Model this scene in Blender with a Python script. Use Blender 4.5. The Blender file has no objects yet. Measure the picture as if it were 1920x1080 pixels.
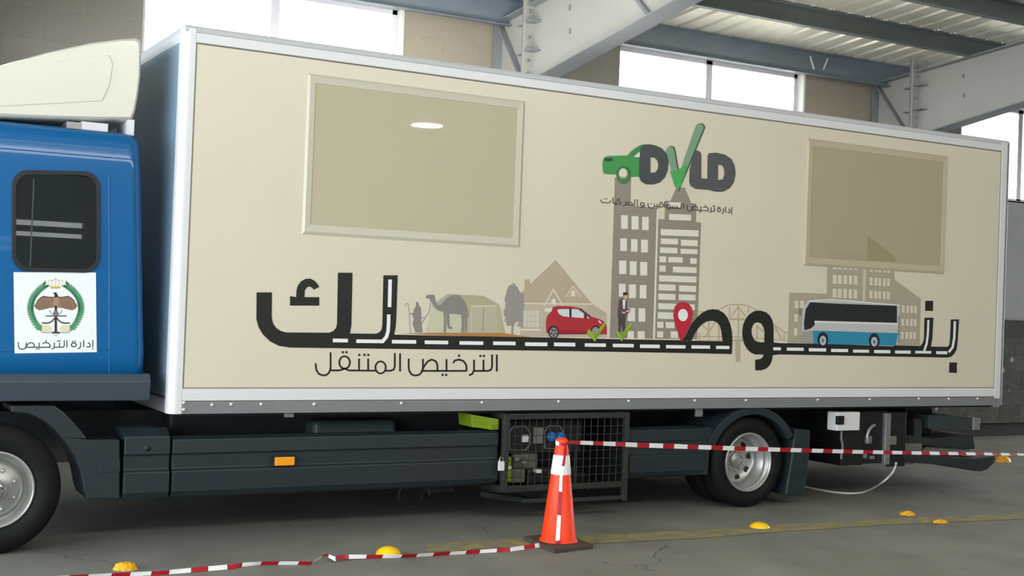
import bpy, bmesh, math, random
from mathutils import Vector, Matrix
from mathutils.geometry import tessellate_polygon
random.seed(7)
SC = bpy.context.scene
COL = SC.collection

# ------------------------------------------------------------------ camera
FPX, YAW, PITCH, ROLL = 2384.19, 0.5172, 0.0131, 0.0367      # focal length in pixels of a 1920 px wide frame
CAM = Vector((0.0, -8.75, 1.735))
FW = Vector((math.sin(YAW)*math.cos(PITCH), math.cos(YAW)*math.cos(PITCH), math.sin(PITCH)))
R0 = Vector((math.cos(YAW), -math.sin(YAW), 0)); U0 = R0.cross(FW)
RT = R0*math.cos(ROLL) + U0*math.sin(ROLL); UP = RT.cross(FW)
cd = bpy.data.cameras.new('camera'); cam = bpy.data.objects.new('camera', cd); COL.objects.link(cam)
cd.sensor_width = 36; cd.lens = FPX/1920*36; cd.clip_end = 300
cam.matrix_world = Matrix.Translation(CAM) @ Matrix((RT, UP, -FW)).transposed().to_4x4()
SC.camera = cam

def un(px, py, ax, val):
    d = FW + RT*((px-960)/FPX) + UP*((540-py)/FPX)
    return CAM + d*((val-CAM[ax])/d[ax])

# ------------------------------------------------------------------ light
SC.view_settings.view_transform = 'Standard'; SC.view_settings.look = 'None'
SC.view_settings.exposure = 0.0; SC.view_settings.gamma = 1; SC.view_settings.use_curve_mapping = False
w = bpy.data.worlds.new('sky'); SC.world = w; w.use_nodes = True
w.node_tree.nodes['Background'].inputs[0].default_value = (0.93, 0.96, 1.0, 1)
w.node_tree.nodes['Background'].inputs[1].default_value = 3.2

def area(name, loc, to, sx, sy, power, col):
    l = bpy.data.lights.new(name, 'AREA'); l.shape = 'RECTANGLE'; l.size = sx; l.size_y = sy
    l.energy = power; l.color = col
    o = bpy.data.objects.new(name, l); COL.objects.link(o); o.location = loc
    o.rotation_euler = (Vector(to)-Vector(loc)).to_track_quat('-Z', 'Y').to_euler()
    return o
# daylight from the open gate at the left end of the lane; the other area lamps are added fill
area('gate_daylight', (-9, -5.5, 3.0), (6, -3.0, 2.4), 14, 5.6, 1900, (0.78, 0.91, 1.0))
area('right_fill', (26.5, 2.2, 2.6), (8, 2.4, 3.2), 4.2, 5.0, 900, (0.97, 0.98, 1.0))  # added fill lamp for the bay behind the truck, clear of the side panel
sl_ = bpy.data.lights.new('sun', 'SUN'); sl_.energy = 74.0; sl_.angle = math.radians(1.0); sl_.color = (1.0, 0.96, 0.88)
so_ = bpy.data.objects.new('sun', sl_); COL.objects.link(so_); so_.location = (0, 20, 12)
so_.rotation_euler = Vector((0.30, -0.95, -0.36)).to_track_quat('-Z', 'Y').to_euler()   # low sun from behind the back wall, through its windows
area('hall_fill', (6, -9.5, 5.95), (6.5, 0, 0.8), 14, 1.4, 640, (1.0, 0.97, 0.90))  # added fill lamp under the roof, placed clear of the hatch reflections

# ------------------------------------------------------------------ materials
def lin(c):
    return tuple(((v/255)/12.92 if v <= 10 else (((v/255)+0.055)/1.055)**2.4) for v in c)
MATS = {}
def mat(name, rgb, rough=0.5, metal=0.0, vary=0.0, scale=6.0, coat=0.0, spec=0.5, emit=0.0, bump=0.0, bscale=40.0):
    m = bpy.data.materials.new(name); m.use_nodes = True
    nt = m.node_tree; b = nt.nodes['Principled BSDF']
    c = lin(rgb)
    b.inputs['Base Color'].default_value = (*c, 1); b.inputs['Roughness'].default_value = rough
    b.inputs['Metallic'].default_value = metal; b.inputs['Specular IOR Level'].default_value = spec
    b.inputs['Coat Weight'].default_value = coat; b.inputs['Coat Roughness'].default_value = 0.04
    if emit:
        b.inputs['Emission Color'].default_value = (*c, 1); b.inputs['Emission Strength'].default_value = emit
    if vary or bump:
        tc = nt.nodes.new('ShaderNodeTexCoord')
    if vary:
        n = nt.nodes.new('ShaderNodeTexNoise'); n.inputs['Scale'].default_value = scale; n.inputs['Detail'].default_value = 6
        nt.links.new(tc.outputs['Object'], n.inputs['Vector'])
        r = nt.nodes.new('ShaderNodeValToRGB')
        r.color_ramp.elements[0].position = 0.3; r.color_ramp.elements[1].position = 0.7
        r.color_ramp.elements[0].color = (*[v*(1-vary) for v in c], 1)
        r.color_ramp.elements[1].color = (*[min(1, v*(1+vary)) for v in c], 1)
        nt.links.new(n.outputs['Fac'], r.inputs['Fac']); nt.links.new(r.outputs['Color'], b.inputs['Base Color'])
    if bump:
        n2 = nt.nodes.new('ShaderNodeTexNoise'); n2.inputs['Scale'].default_value = bscale; n2.inputs['Detail'].default_value = 4
        nt.links.new(tc.outputs['Object'], n2.inputs['Vector'])
        bp = nt.nodes.new('ShaderNodeBump'); bp.inputs['Strength'].default_value = bump; bp.inputs['Distance'].default_value = 0.02
        nt.links.new(n2.outputs['Fac'], bp.inputs['Height']); nt.links.new(bp.outputs['Normal'], b.inputs['Normal'])
    MATS[name] = m
    return m
M = MATS
mat('gasket_grey', (112, 108, 98), 0.5)
mat('panel_beige', (217, 208, 188), 0.32, vary=0.015, scale=1.5)
mat('hatch_acrylic', (192, 184, 157), 0.02, vary=0.01, scale=1.5, coat=0.5)
MATS['hatch_acrylic'].node_tree.nodes['Principled BSDF'].inputs['Coat Roughness'].default_value = 0.01
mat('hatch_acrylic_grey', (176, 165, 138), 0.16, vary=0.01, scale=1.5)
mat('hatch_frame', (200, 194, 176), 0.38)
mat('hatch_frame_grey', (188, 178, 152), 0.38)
mat('white_profile', (221, 220, 222), 0.3)
mat('grey_rail', (140, 143, 146), 0.4, metal=0.35, vary=0.04)
mat('cap_grey', (196, 197, 201), 0.4)
mat('rivet_steel', (215, 215, 212), 0.3, metal=0.6)
mat('front_sheet', (140, 166, 186), 0.3, metal=0.2, vary=0.05, scale=3)
mat('cab_blue', (0, 92, 152), 0.4, coat=0.5, spec=0.25)
mat('cab_trim', (54, 65, 78), 0.55, vary=0.03)
mat('cream_shell', (224, 220, 206), 0.25, coat=0.5)
mat('skirt_grey', (33, 43, 49), 0.42, vary=0.06, scale=4)
mat('dark_chassis', (26, 30, 34), 0.6, vary=0.15, scale=8)
mat('black_plastic', (17, 18, 20), 0.5)
mat('tyre_rubber', (15, 16, 16), 0.7, vary=0.1, scale=10, bump=0.08, bscale=60, spec=0.25)
mat('wheel_silver', (176, 176, 173), 0.36, metal=0.55, vary=0.08, scale=9)
mat('chrome', (220, 222, 225), 0.15, metal=1.0)
mat('seal_black', (22, 26, 32), 0.5)
mat('amber', (245, 160, 20), 0.25, coat=0.5)
mat('lime', (122, 148, 26), 0.4, vary=0.1)
mat('engine_grey', (92, 90, 80), 0.55, vary=0.2, scale=14)
mat('socket_blue', (40, 110, 190), 0.4)
mat('white_plastic', (218, 220, 218), 0.4)
mat('panel_grey', (110, 110, 104), 0.5)
mat('cage_steel', (52, 55, 52), 0.5, metal=0.3, vary=0.15)
mat('cabinet_black', (20, 21, 20), 0.45, vary=0.1)
mat('lift_steel', (38, 42, 44), 0.5, vary=0.2)
mat('lift_teal', (48, 60, 62), 0.5, vary=0.2)
mat('alloy', (150, 152, 150), 0.35, metal=0.6)
mat('cone_orange', (255, 62, 12), 0.5, vary=0.05, scale=9)
mat('reflective_white', (236, 232, 234), 0.35)
mat('cone_base', (72, 62, 50), 0.8, vary=0.2, scale=16)
mat('tape_white', (240, 238, 238), 0.4)
mat('tape_red', (172, 18, 38), 0.4)
mat('stud_yellow', (252, 200, 12), 0.35, vary=0.05)
mat('stud_amber', (238, 176, 30), 0.5, vary=0.18, scale=40)
mat('cable_white', (215, 215, 205), 0.5)
mat('print_black', (30, 30, 28), 0.4)
mat('print_white', (240, 240, 240), 0.4)
mat('steel_white', (168, 166, 160), 0.5, vary=0.03, scale=2)
mat('steel_grey', (132, 136, 140), 0.5, vary=0.05, scale=3)
mat('purlin_grey', (108, 115, 115), 0.45, vary=0.06, scale=3)
mat('steel_bluegrey', (112, 122, 134), 0.45, vary=0.05, scale=3)
mat('deck_metal', (228, 225, 212), 0.33, metal=0.25, vary=0.06, scale=2)
mat('window_frame', (206, 206, 214), 0.4)
mat('reveal_white', (225, 222, 214), 0.6)
mat('wall_smooth', (150, 153, 155), 0.7, vary=0.05, scale=2)
mat('wall_foot_dark', (46, 46, 44), 0.9, vary=0.2)
mat('lamp_glow', (255, 252, 240), 0.5, emit=16.0)
mat('cab_inside', (40, 42, 44), 0.8)

def print_mat(name, rgb): return mat(name, rgb, 0.38)

def glass(name, tint, refl=1.0, alpha=0.0, body=(0.02, 0.03, 0.035)):
    m = bpy.data.materials.new(name); m.use_nodes = True; nt = m.node_tree
    nt.nodes.remove(nt.nodes['Principled BSDF']); out = nt.nodes['Material Output']
    t = nt.nodes.new('ShaderNodeBsdfTransparent'); t.inputs[0].default_value = (*tint, 1)
    base = t
    if alpha:
        d = nt.nodes.new('ShaderNodeBsdfDiffuse'); d.inputs[0].default_value = (*body, 1)
        mx = nt.nodes.new('ShaderNodeMixShader'); mx.inputs[0].default_value = alpha
        nt.links.new(t.outputs[0], mx.inputs[1]); nt.links.new(d.outputs[0], mx.inputs[2]); base = mx
    g = nt.nodes.new('ShaderNodeBsdfGlossy'); g.inputs['Roughness'].default_value = 0.01
    f = nt.nodes.new('ShaderNodeLayerWeight'); f.inputs[0].default_value = 0.5
    pw = nt.nodes.new('ShaderNodeMath'); pw.operation = 'POWER'; pw.inputs[1].default_value = 5; nt.links.new(f.outputs['Facing'], pw.inputs[0])
    mu = nt.nodes.new('ShaderNodeMath'); mu.operation = 'MULTIPLY_ADD'; mu.inputs[1].default_value = .94; mu.inputs[2].default_value = .05*refl
    nt.links.new(pw.outputs[0], mu.inputs[0])
    mix = nt.nodes.new('ShaderNodeMixShader'); nt.links.new(mu.outputs[0], mix.inputs[0])
    nt.links.new(base.outputs[0], mix.inputs[1]); nt.links.new(g.outputs[0], mix.inputs[2])
    nt.links.new(mix.outputs[0], out.inputs[0]); MATS[name] = m; return m
glass('window_glass', (0.96, 0.98, 0.98))
glass('cab_glass', (0.35, 0.4, 0.42), 2.2, 0.25)

def floor_mat():
    m = bpy.data.materials.new('asphalt'); m.use_nodes = True; nt = m.node_tree; b = nt.nodes['Principled BSDF']
    tc = nt.nodes.new('ShaderNodeTexCoord'); L = nt.links.new
    n = nt.nodes.new('ShaderNodeTexNoise'); n.inputs['Scale'].default_value = 1.3; n.inputs['Detail'].default_value = 8; n.inputs['Roughness'].default_value = 0.6
    L(tc.outputs['Object'], n.inputs['Vector'])
    r = nt.nodes.new('ShaderNodeValToRGB'); r.color_ramp.elements[0].position = .3; r.color_ramp.elements[1].position = .72
    r.color_ramp.elements[0].color = (*lin((112, 111, 104)), 1); r.color_ramp.elements[1].color = (*lin((138, 137, 130)), 1)
    L(n.outputs['Fac'], r.inputs['Fac'])
    g = nt.nodes.new('ShaderNodeTexNoise'); g.inputs['Scale'].default_value = 90; g.inputs['Detail'].default_value = 3
    L(tc.outputs['Object'], g.inputs['Vector'])
    gr = nt.nodes.new('ShaderNodeValToRGB'); gr.color_ramp.elements[0].position = .35; gr.color_ramp.elements[1].position = .65
    gr.color_ramp.elements[0].color = (.82, .82, .82, 1); gr.color_ramp.elements[1].color = (1.1, 1.1, 1.1, 1)
    L(g.outputs['Fac'], gr.inputs['Fac'])
    mx = nt.nodes.new('ShaderNodeMix'); mx.data_type = 'RGBA'; mx.blend_type = 'MULTIPLY'; mx.inputs[0].default_value = 1
    L(r.outputs['Color'], mx.inputs[6]); L(gr.outputs['Color'], mx.inputs[7])
    # cracks
    wn = nt.nodes.new('ShaderNodeTexNoise'); wn.inputs['Scale'].default_value = 3; L(tc.outputs['Object'], wn.inputs['Vector'])
    wm = nt.nodes.new('ShaderNodeMix'); wm.data_type = 'RGBA'; wm.inputs[0].default_value = .25
    L(tc.outputs['Object'], wm.inputs[6]); L(wn.outputs['Color'], wm.inputs[7])
    v = nt.nodes.new('ShaderNodeTexVoronoi'); v.feature = 'DISTANCE_TO_EDGE'; v.inputs['Scale'].default_value = 1.1
    L(wm.outputs[2], v.inputs['Vector'])
    vr = nt.nodes.new('ShaderNodeValToRGB'); vr.color_ramp.elements[0].position = 0.0; vr.color_ramp.elements[1].position = 0.006
    vr.color_ramp.elements[0].color = (1, 1, 1, 1); vr.color_ramp.elements[1].color = (0, 0, 0, 1)
    L(v.outputs['Distance'], vr.inputs['Fac'])
    n3 = nt.nodes.new('ShaderNodeTexNoise'); n3.inputs['Scale'].default_value = .9; L(tc.outputs['Object'], n3.inputs['Vector'])
    n3r = nt.nodes.new('ShaderNodeValToRGB'); n3r.color_ramp.elements[0].position = .55; n3r.color_ramp.elements[1].position = .65
    L(n3.outputs['Fac'], n3r.inputs['Fac'])
    mm = nt.nodes.new('ShaderNodeMath'); mm.operation = 'MULTIPLY'; L(vr.outputs['Color'], mm.inputs[0]); L(n3r.outputs['Color'], mm.inputs[1])
    m2 = nt.nodes.new('ShaderNodeMix'); m2.data_type = 'RGBA'; L(mm.outputs[0], m2.inputs[0])
    L(mx.outputs[2], m2.inputs[6]); m2.inputs[7].default_value = (*lin((45, 45, 43)), 1)
    L(m2.outputs[2], b.inputs['Base Color']); b.inputs['Roughness'].default_value = .72
    bp = nt.nodes.new('ShaderNodeBump'); bp.inputs['Strength'].default_value = .25; bp.inputs['Distance'].default_value = .01
    L(g.outputs['Fac'], bp.inputs['Height']); L(bp.outputs['Normal'], b.inputs['Normal'])
    MATS['asphalt'] = m
floor_mat()

def paint_mat():      # worn yellow paint, asphalt showing through
    m = bpy.data.materials.new('worn_paint'); m.use_nodes = True; nt = m.node_tree; b = nt.nodes['Principled BSDF']
    tc = nt.nodes.new('ShaderNodeTexCoord'); n = nt.nodes.new('ShaderNodeTexNoise'); n.inputs['Scale'].default_value = 9; n.inputs['Detail'].default_value = 8
    nt.links.new(tc.outputs['Object'], n.inputs['Vector'])
    r = nt.nodes.new('ShaderNodeValToRGB'); r.color_ramp.elements[0].position = .42; r.color_ramp.elements[1].position = .62
    r.color_ramp.elements[0].color = (*lin((128, 123, 104)), 1); r.color_ramp.elements[1].color = (*lin((156, 144, 90)), 1)
    nt.links.new(n.outputs['Fac'], r.inputs['Fac']); nt.links.new(r.outputs['Color'], b.inputs['Base Color'])
    b.inputs['Roughness'].default_value = .75; MATS['worn_paint'] = m
paint_mat()

def block_mat(name, c1, c2, mortar, bw, bh, vary=.1):
    m = bpy.data.materials.new(name); m.use_nodes = True; nt = m.node_tree; b = nt.nodes['Principled BSDF']; L = nt.links.new
    tc = nt.nodes.new('ShaderNodeTexCoord'); sp = nt.nodes.new('ShaderNodeSeparateXYZ'); cb = nt.nodes.new('ShaderNodeCombineXYZ')
    L(tc.outputs['Object'], sp.inputs[0]); L(sp.outputs['X'], cb.inputs['X']); L(sp.outputs['Z'], cb.inputs['Y'])
    br = nt.nodes.new('ShaderNodeTexBrick'); br.inputs['Color1'].default_value = (*lin(c1), 1); br.inputs['Color2'].default_value = (*lin(c2), 1)
    br.inputs['Mortar'].default_value = (*lin(mortar), 1); br.inputs['Scale'].default_value = 1
    br.inputs['Brick Width'].default_value = bw; br.inputs['Row Height'].default_value = bh; br.inputs['Mortar Size'].default_value = .006
    br.inputs['Mortar Smooth'].default_value = .6
    L(cb.outputs[0], br.inputs['Vector'])
    n = nt.nodes.new('ShaderNodeTexNoise'); n.inputs['Scale'].default_value = 14; n.inputs['Detail'].default_value = 6; L(tc.outputs['Object'], n.inputs['Vector'])
    r = nt.nodes.new('ShaderNodeValToRGB'); r.color_ramp.elements[0].color = (1-vary,)*3+(1,); r.color_ramp.elements[1].color = (1+vary,)*3+(1,)
    L(n.outputs['Fac'], r.inputs['Fac'])
    mx = nt.nodes.new('ShaderNodeMix'); mx.data_type = 'RGBA'; mx.blend_type = 'MULTIPLY'; mx.inputs[0].default_value = 1
    L(br.outputs['Color'], mx.inputs[6]); L(r.outputs['Color'], mx.inputs[7]); L(mx.outputs[2], b.inputs['Base Color'])
    b.inputs['Roughness'].default_value = .85
    bp = nt.nodes.new('ShaderNodeBump'); bp.inputs['Strength'].default_value = .4; bp.inputs['Distance'].default_value = .02
    L(n.outputs['Fac'], bp.inputs['Height']); L(bp.outputs['Normal'], b.inputs['Normal']); MATS[name] = m
    return m, nt, mx, b
block_mat('block_tan', (158, 148, 134), (154, 145, 131), (149, 139, 125), .8, .3, .03)
block_mat('block_tan_shaded', (136, 132, 124), (132, 128, 120), (126, 122, 114), .8, .3, .03)  # same block wall in a darker colour, shade of the columns painted in
_m, _nt, _mx, _b = block_mat('rubble_stone', (82, 80, 75), (60, 59, 55), (44, 44, 40), .47, .26, .6)
_v = _nt.nodes.new('ShaderNodeTexVoronoi'); _v.inputs['Scale'].default_value = 3.2
_tc = _nt.nodes.new('ShaderNodeTexCoord'); _nt.links.new(_tc.outputs['Object'], _v.inputs['Vector'])
_r = _nt.nodes.new('ShaderNodeValToRGB'); _r.color_ramp.elements[0].position = .13; _r.color_ramp.elements[1].position = .19
_r.color_ramp.elements[0].color = (1, 1, 1, 1); _r.color_ramp.elements[1].color = (0, 0, 0, 1)
_nt.links.new(_v.outputs['Distance'], _r.inputs['Fac'])
_m2 = _nt.nodes.new('ShaderNodeMix'); _m2.data_type = 'RGBA'; _nt.links.new(_r.outputs['Color'], _m2.inputs[0])
_nt.links.new(_mx.outputs[2], _m2.inputs[6]); _m2.inputs[7].default_value = (*lin((165, 162, 150)), 1)
_nt.links.new(_m2.outputs[2], _b.inputs['Base Color'])

# ------------------------------------------------------------------ mesh helpers
ORG = {}
class MB:
    def __init__(s): s.v = []; s.f = []; s.m = []; s.mats = []; s.sm = []
    def mi(s, name):
        if name not in s.mats: s.mats.append(name)
        return s.mats.index(name)
    def add(s, verts, faces, m, smooth=False):
        k = len(s.v); i = s.mi(m); s.v += [Vector(p) for p in verts]
        for f in faces: s.f.append([q+k for q in f]); s.m.append(i); s.sm.append(smooth)
        return s
    def box(s, x0, x1, y0, y1, z0, z1, m):
        v = [(x, y, z) for x in (x0, x1) for y in (y0, y1) for z in (z0, z1)]
        return s.add(v, [(0,1,3,2), (4,6,7,5), (0,4,5,1), (2,3,7,6), (0,2,6,4), (1,5,7,3)], m)
    def prism(s, pts, axis, a, b, m, holes=(), smooth=False):
        """pts: 2D polygon in the plane normal to axis (0: y,z  1: x,z  2: x,y); extruded from a to b."""
        def P(q, t):
            return {0: (t, q[0], q[1]), 1: (q[0], t, q[1]), 2: (q[0], q[1], t)}[axis]
        loops = [list(pts)] + [list(h) for h in holes]
        flat = [q for l in loops for q in l]; n = len(flat)
        tris = tessellate_polygon([[Vector((q[0], q[1], 0)) for q in l] for l in loops])
        v = [P(q, a) for q in flat] + [P(q, b) for q in flat]
        f = [tuple(t) for t in tris] + [tuple(i+n for i in reversed(t)) for t in tris]
        s.add(v, f, m)
        k = 0; sf = []
        for l in loops:
            c = len(l)
            for i in range(c):
                j = (i+1) % c; sf.append((k+i, k+j, k+j+n, k+i+n))
            k += c
        s.add(v, sf, m, smooth); return s
    def rod(s, p, q, r, m, n=8, r2=None):
        return s.tube([p, q], r, m, n, r2)
    def tube(s, path, r, m, n=8, r2=None):
        path = [Vector(p) for p in path]; rings = []; up = None
        for i, p in enumerate(path):
            d = (path[min(i+1, len(path)-1)]-path[max(i-1, 0)]).normalized()
            if up is None or abs(up.dot(d)) > .98:
                up = Vector((0, 0, 1)) if abs(d.z) < .9 else Vector((1, 0, 0))
            a = d.cross(up).normalized(); b = a.cross(d); up = b
            rr = r if r2 is None else r+(r2-r)*i/(len(path)-1)
            rings.append([p+a*math.cos(2*math.pi*k/n)*rr+b*math.sin(2*math.pi*k/n)*rr for k in range(n)])
        v = [q for R in rings for q in R]; f = []
        for i in range(len(path)-1):
            for k in range(n):
                l = (k+1) % n; f.append((i*n+k, i*n+l, (i+1)*n+l, (i+1)*n+k))
        s.add(v, f, m, True)
        s.add(rings[0], [tuple(range(n))], m); s.add(rings[-1], [tuple(reversed(range(n)))], m); return s
    def lathe(s, prof, c, axis, m, n=48, sx=1.0):
        """prof: (radius, offset along axis)"""
        v = []; f = []
        for r, h in prof:
            for k in range(n):
                a = 2*math.pi*k/n; ca, sa = math.cos(a)*r, math.sin(a)*r
                v.append({1: (c[0]+ca, c[1]+h, c[2]+sa), 2: (c[0]+ca, c[1]+sa, c[2]+h), 0: (c[0]+h, c[1]+ca, c[2]+sa)}[axis])
        for i in range(len(prof)-1):
            for k in range(n):
                l = (k+1) % n; f.append((i*n+k, i*n+l, (i+1)*n+l, (i+1)*n+k))
        return s.add(v, f, m, True)
    def build(s, name, parent=None, bevel=0, seg=2, weld=False):
        me = bpy.data.meshes.new(name)
        lo = Vector([min(p[i] for p in s.v) for i in range(3)]); hi = Vector([max(p[i] for p in s.v) for i in range(3)])
        o = Vector(((lo.x+hi.x)/2, (lo.y+hi.y)/2, lo.z))
        me.from_pydata([p-o for p in s.v], [], s.f)
        for nm in s.mats: me.materials.append(MATS[nm])
        for p, i, sm in zip(me.polygons, s.m, s.sm): p.material_index = i; p.use_smooth = sm
        bm = bmesh.new(); bm.from_mesh(me)
        if weld or bevel: bmesh.ops.remove_doubles(bm, verts=bm.verts, dist=1e-5)
        bmesh.ops.recalc_face_normals(bm, faces=bm.faces); bm.to_mesh(me); bm.free()
        ob = bpy.data.objects.new(name, me); COL.objects.link(ob)
        if parent is not None: ob.parent = parent; ob.location = o-ORG[parent.name]
        else: ob.location = o
        ORG[ob.name] = o
        if bevel:
            b = ob.modifiers.new('bevel', 'BEVEL'); b.width = bevel; b.segments = seg; b.limit_method = 'ANGLE'; b.angle_limit = .6
            b.harden_normals = False
        return ob

def tag(o, label=None, cat=None, group=None, kind=None):
    if label: o['label'] = label
    if cat: o['category'] = cat
    if group: o['group'] = group
    if kind: o['kind'] = kind
    return o
def empty(name, loc, label, cat, group=None):
    o = bpy.data.objects.new(name, None); COL.objects.link(o); o.location = loc; o.empty_display_size = .2
    ORG[o.name] = Vector(loc); return tag(o, label, cat, group)
def struct(o): o['kind'] = 'structure'; return o

def smooth_path(pts, sub=6, closed=False):
    pts = [Vector(p) for p in pts]; n = len(pts); out = []
    rng = n if closed else n-1
    for i in range(rng):
        if closed: a, b, c, d = pts[(i-1) % n], pts[i], pts[(i+1) % n], pts[(i+2) % n]
        else: a, b, c, d = pts[max(i-1, 0)], pts[i], pts[i+1], pts[min(i+2, n-1)]
        for k in range(sub):
            t = k/sub
            out.append(.5*((2*b)+(c-a)*t+(2*a-5*b+4*c-d)*t*t+(3*b-a-3*c+d)*t**3))
    if not closed: out.append(pts[-1])
    return out

# =================================================================== BUILDING
WY = 4.5           # inner face of the back wall
def deck_z(y): return 5.32+.08*(4.35-y)
bays = [(-9.3, -6.35), (-3.05, -.1), (3.05, 5.96), (8.95, 12.03), (15.14, 18.15), (21.3, 24.3)]
fl = MB().box(-14, 27, -22, WY+9, -.3, 0, 'asphalt').build('floor'); struct(fl)
# worn yellow lane line
top = [un(x, y, 2, 0) for x, y in ((800, 1021), (950, 1011), (1113, 1004), (1320, 994), (1480, 983), (1694, 972), (1935, 963))]
bot = [un(x, y, 2, 0) for x, y in ((800, 1037), (950, 1027), (1113, 1020), (1320, 1009), (1480, 996), (1694, 983), (1935, 973))]
top.append(Vector((26, top[-1].y-.5, 0))); bot.append(Vector((26, bot[-1].y-.5, 0)))
m = MB(); k = len(top)
m.add([Vector((p.x, p.y, z)) for z in (.0005, .003) for p in top+bot],
      [(i, i+1, k+i+1, k+i) for i in range(k-1)]+[(2*k+i, 2*k+i+1, 3*k+i+1, 3*k+i) for i in range(k-1)], 'worn_paint')
tag(m.build('lane_line', fl), 'faded yellow painted lane line')

m = MB()
m.box(-14, 27, WY, WY+.3, 1.78, 3.62, 'wall_smooth'); m.box(-14, 27, WY, WY+.3, 5.06, 5.75, 'wall_smooth')
xs = [-14]+[v for b in bays for v in b]+[27]
for i in range(0, len(xs), 2):
    cx_ = xs[i]+1.35 if i else xs[1]
    m.box(xs[i], xs[i+1], WY, WY+.3, 3.62, 5.06, 'block_tan')
    if i: m.box(xs[i]+1.36, xs[i+1], WY-.04, WY+.02, 3.62, 5.06, 'block_tan_shaded')  # column shade put into the colour of the pier on its right
wb = struct(m.build('wall_back'))
m = MB().box(-14, 27, WY-.06, WY+.3, .2, 1.78, 'rubble_stone'); m.build('stone_dado', wb)
struct(MB().box(-14, 27, WY-.02, WY+.3, 0, .2, 'wall_foot_dark').build('wall_foot_back'))  # dark band along the foot of the back wall
for i, (a, b) in enumerate(bays):
    c = (a+b)/2; m = MB()
    m.box(a, a+.06, WY+.12, WY+.2, 3.62, 5.06, 'window_frame'); m.box(b-.06, b, WY+.12, WY+.2, 3.62, 5.06, 'window_frame')
    m.box(a, b, WY+.12, WY+.2, 3.62, 3.67, 'window_frame'); m.box(a, b, WY+.12, WY+.2, 5.01, 5.06, 'window_frame')
    m.box(c-.05, c+.05, WY+.12, WY+.2, 3.62, 5.06, 'window_frame')
    wi = struct(m.build('window_%d' % (i+1)))
    MB().box(a+.06, c-.05, WY+.15, WY+.162, 3.67, 5.01, 'window_glass').build('window_pane', wi)
    MB().box(c+.05, b-.06, WY+.15, WY+.162, 3.67, 5.01, 'window_glass').build('window_pane', wi)
    MB().box(a, b, WY+.0, WY+.12, 3.6, 3.625, 'reveal_white').build('window_sill', wi)
    m = MB().box(b-.002, b+.03, WY-.01, WY+.3, 3.62, 5.06, 'reveal_white'); m.build('window_reveal', wi)

# far side of the hall (behind the photographer): low wall with window strips, mirrored in the truck
FY = -20
m = MB(); m.box(-14, 27, FY-.3, FY, 0, 1.15, 'wall_smooth'); m.box(-14, 27, FY-.3, FY, 2.15, 2.83, 'wall_smooth'); m.box(-14, 27, FY-.3, FY, 3.185, 6.4, 'wall_smooth')
lo_ = [(-9, -5), (-3.5, -1.0), (2.5, 4.2), (5.75, 6.35), (6.65, 7.0)]
x = -14
for a, b in lo_+[(27, 27)]:
    if a > x: m.box(x, a, FY-.3, FY, 1.15, 2.15, 'wall_smooth')
    x = b
hi_ = [(-9, -4), (1.0, 5.6)]; x = -14
for a, b in hi_+[(27, 27)]:
    if a > x: m.box(x, a, FY-.3, FY, 2.83, 3.185, 'wall_smooth')
    x = b
for a, b in hi_: m.box(a, b, FY-.3, FY, 2.935, 3.06, 'wall_smooth')
struct(m.build('wall_front'))
k = len(bays)
for a, b, z0, z1 in [(a, b, 1.15, 2.15) for a, b in lo_]+[(a, b, 2.83, 3.185) for a, b in hi_]:
    k += 1
    struct(MB().box(a, b, FY-.2, FY-.19, z0, z1, 'window_glass').build('window_%d' % k))
m = MB().box(27, 27.3, FY-.3, -13, 0, 6.6, 'wall_smooth'); m.box(27, 27.3, -.2, -13, 0, 6.6, 'wall_smooth'); m.box(27, 27.3, -.2, WY+.3, 5.4, 6.6, 'wall_smooth'); struct(m.build('wall_right'))

# roof deck: trapezoid ribs running down the slope
RIDGE = -7.75
def deck(ya, yb):
    m = MB(); prof = []; x = -14.0
    while x < 27:
        prof += [(x, 0), (x+.215, 0), (x+.24, .045), (x+.275, .045)]; x += .30
    n = len(prof); v = []
    for y in (ya, yb):
        z = deck_z(y) if y > RIDGE-.01 else deck_z(RIDGE)
        v += [(px, y, z+h) for px, h in prof]
    for y in (ya, yb): pass
    m.add(v, [(i, i+1, n+i+1, n+i) for i in range(n-1)], 'deck_metal')
    v2 = [(p[0], p[1], p[2]+.06) for p in v]
    m.add(v2, [(i, n+i, n+i+1, i+1) for i in range(n-1)], 'deck_metal'); return m
m = deck(WY+.35, RIDGE)
x0 = len(m.v)
def far_deck():
    mm = MB(); prof = []; x = -14.0
    while x < 27: prof += [(x, 0), (x+.215, 0), (x+.24, .045), (x+.275, .045)]; x += .30
    n = len(prof); v = [(px, RIDGE, deck_z(RIDGE)+h) for px, h in prof]+[(px, FY-.3, deck_z(RIDGE)-.08*(RIDGE-FY)+h) for px, h in prof]
    mm.add(v, [(i, i+1, n+i+1, n+i) for i in range(n-1)], 'deck_metal')
    mm.add([(p[0], p[1], p[2]+.06) for p in v], [(i, n+i, n+i+1, i+1) for i in range(n-1)], 'deck_metal'); return mm
fd = far_deck(); m.add(fd.v, fd.f, 'deck_metal')
ceil = struct(m.build('ceiling'))

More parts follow.
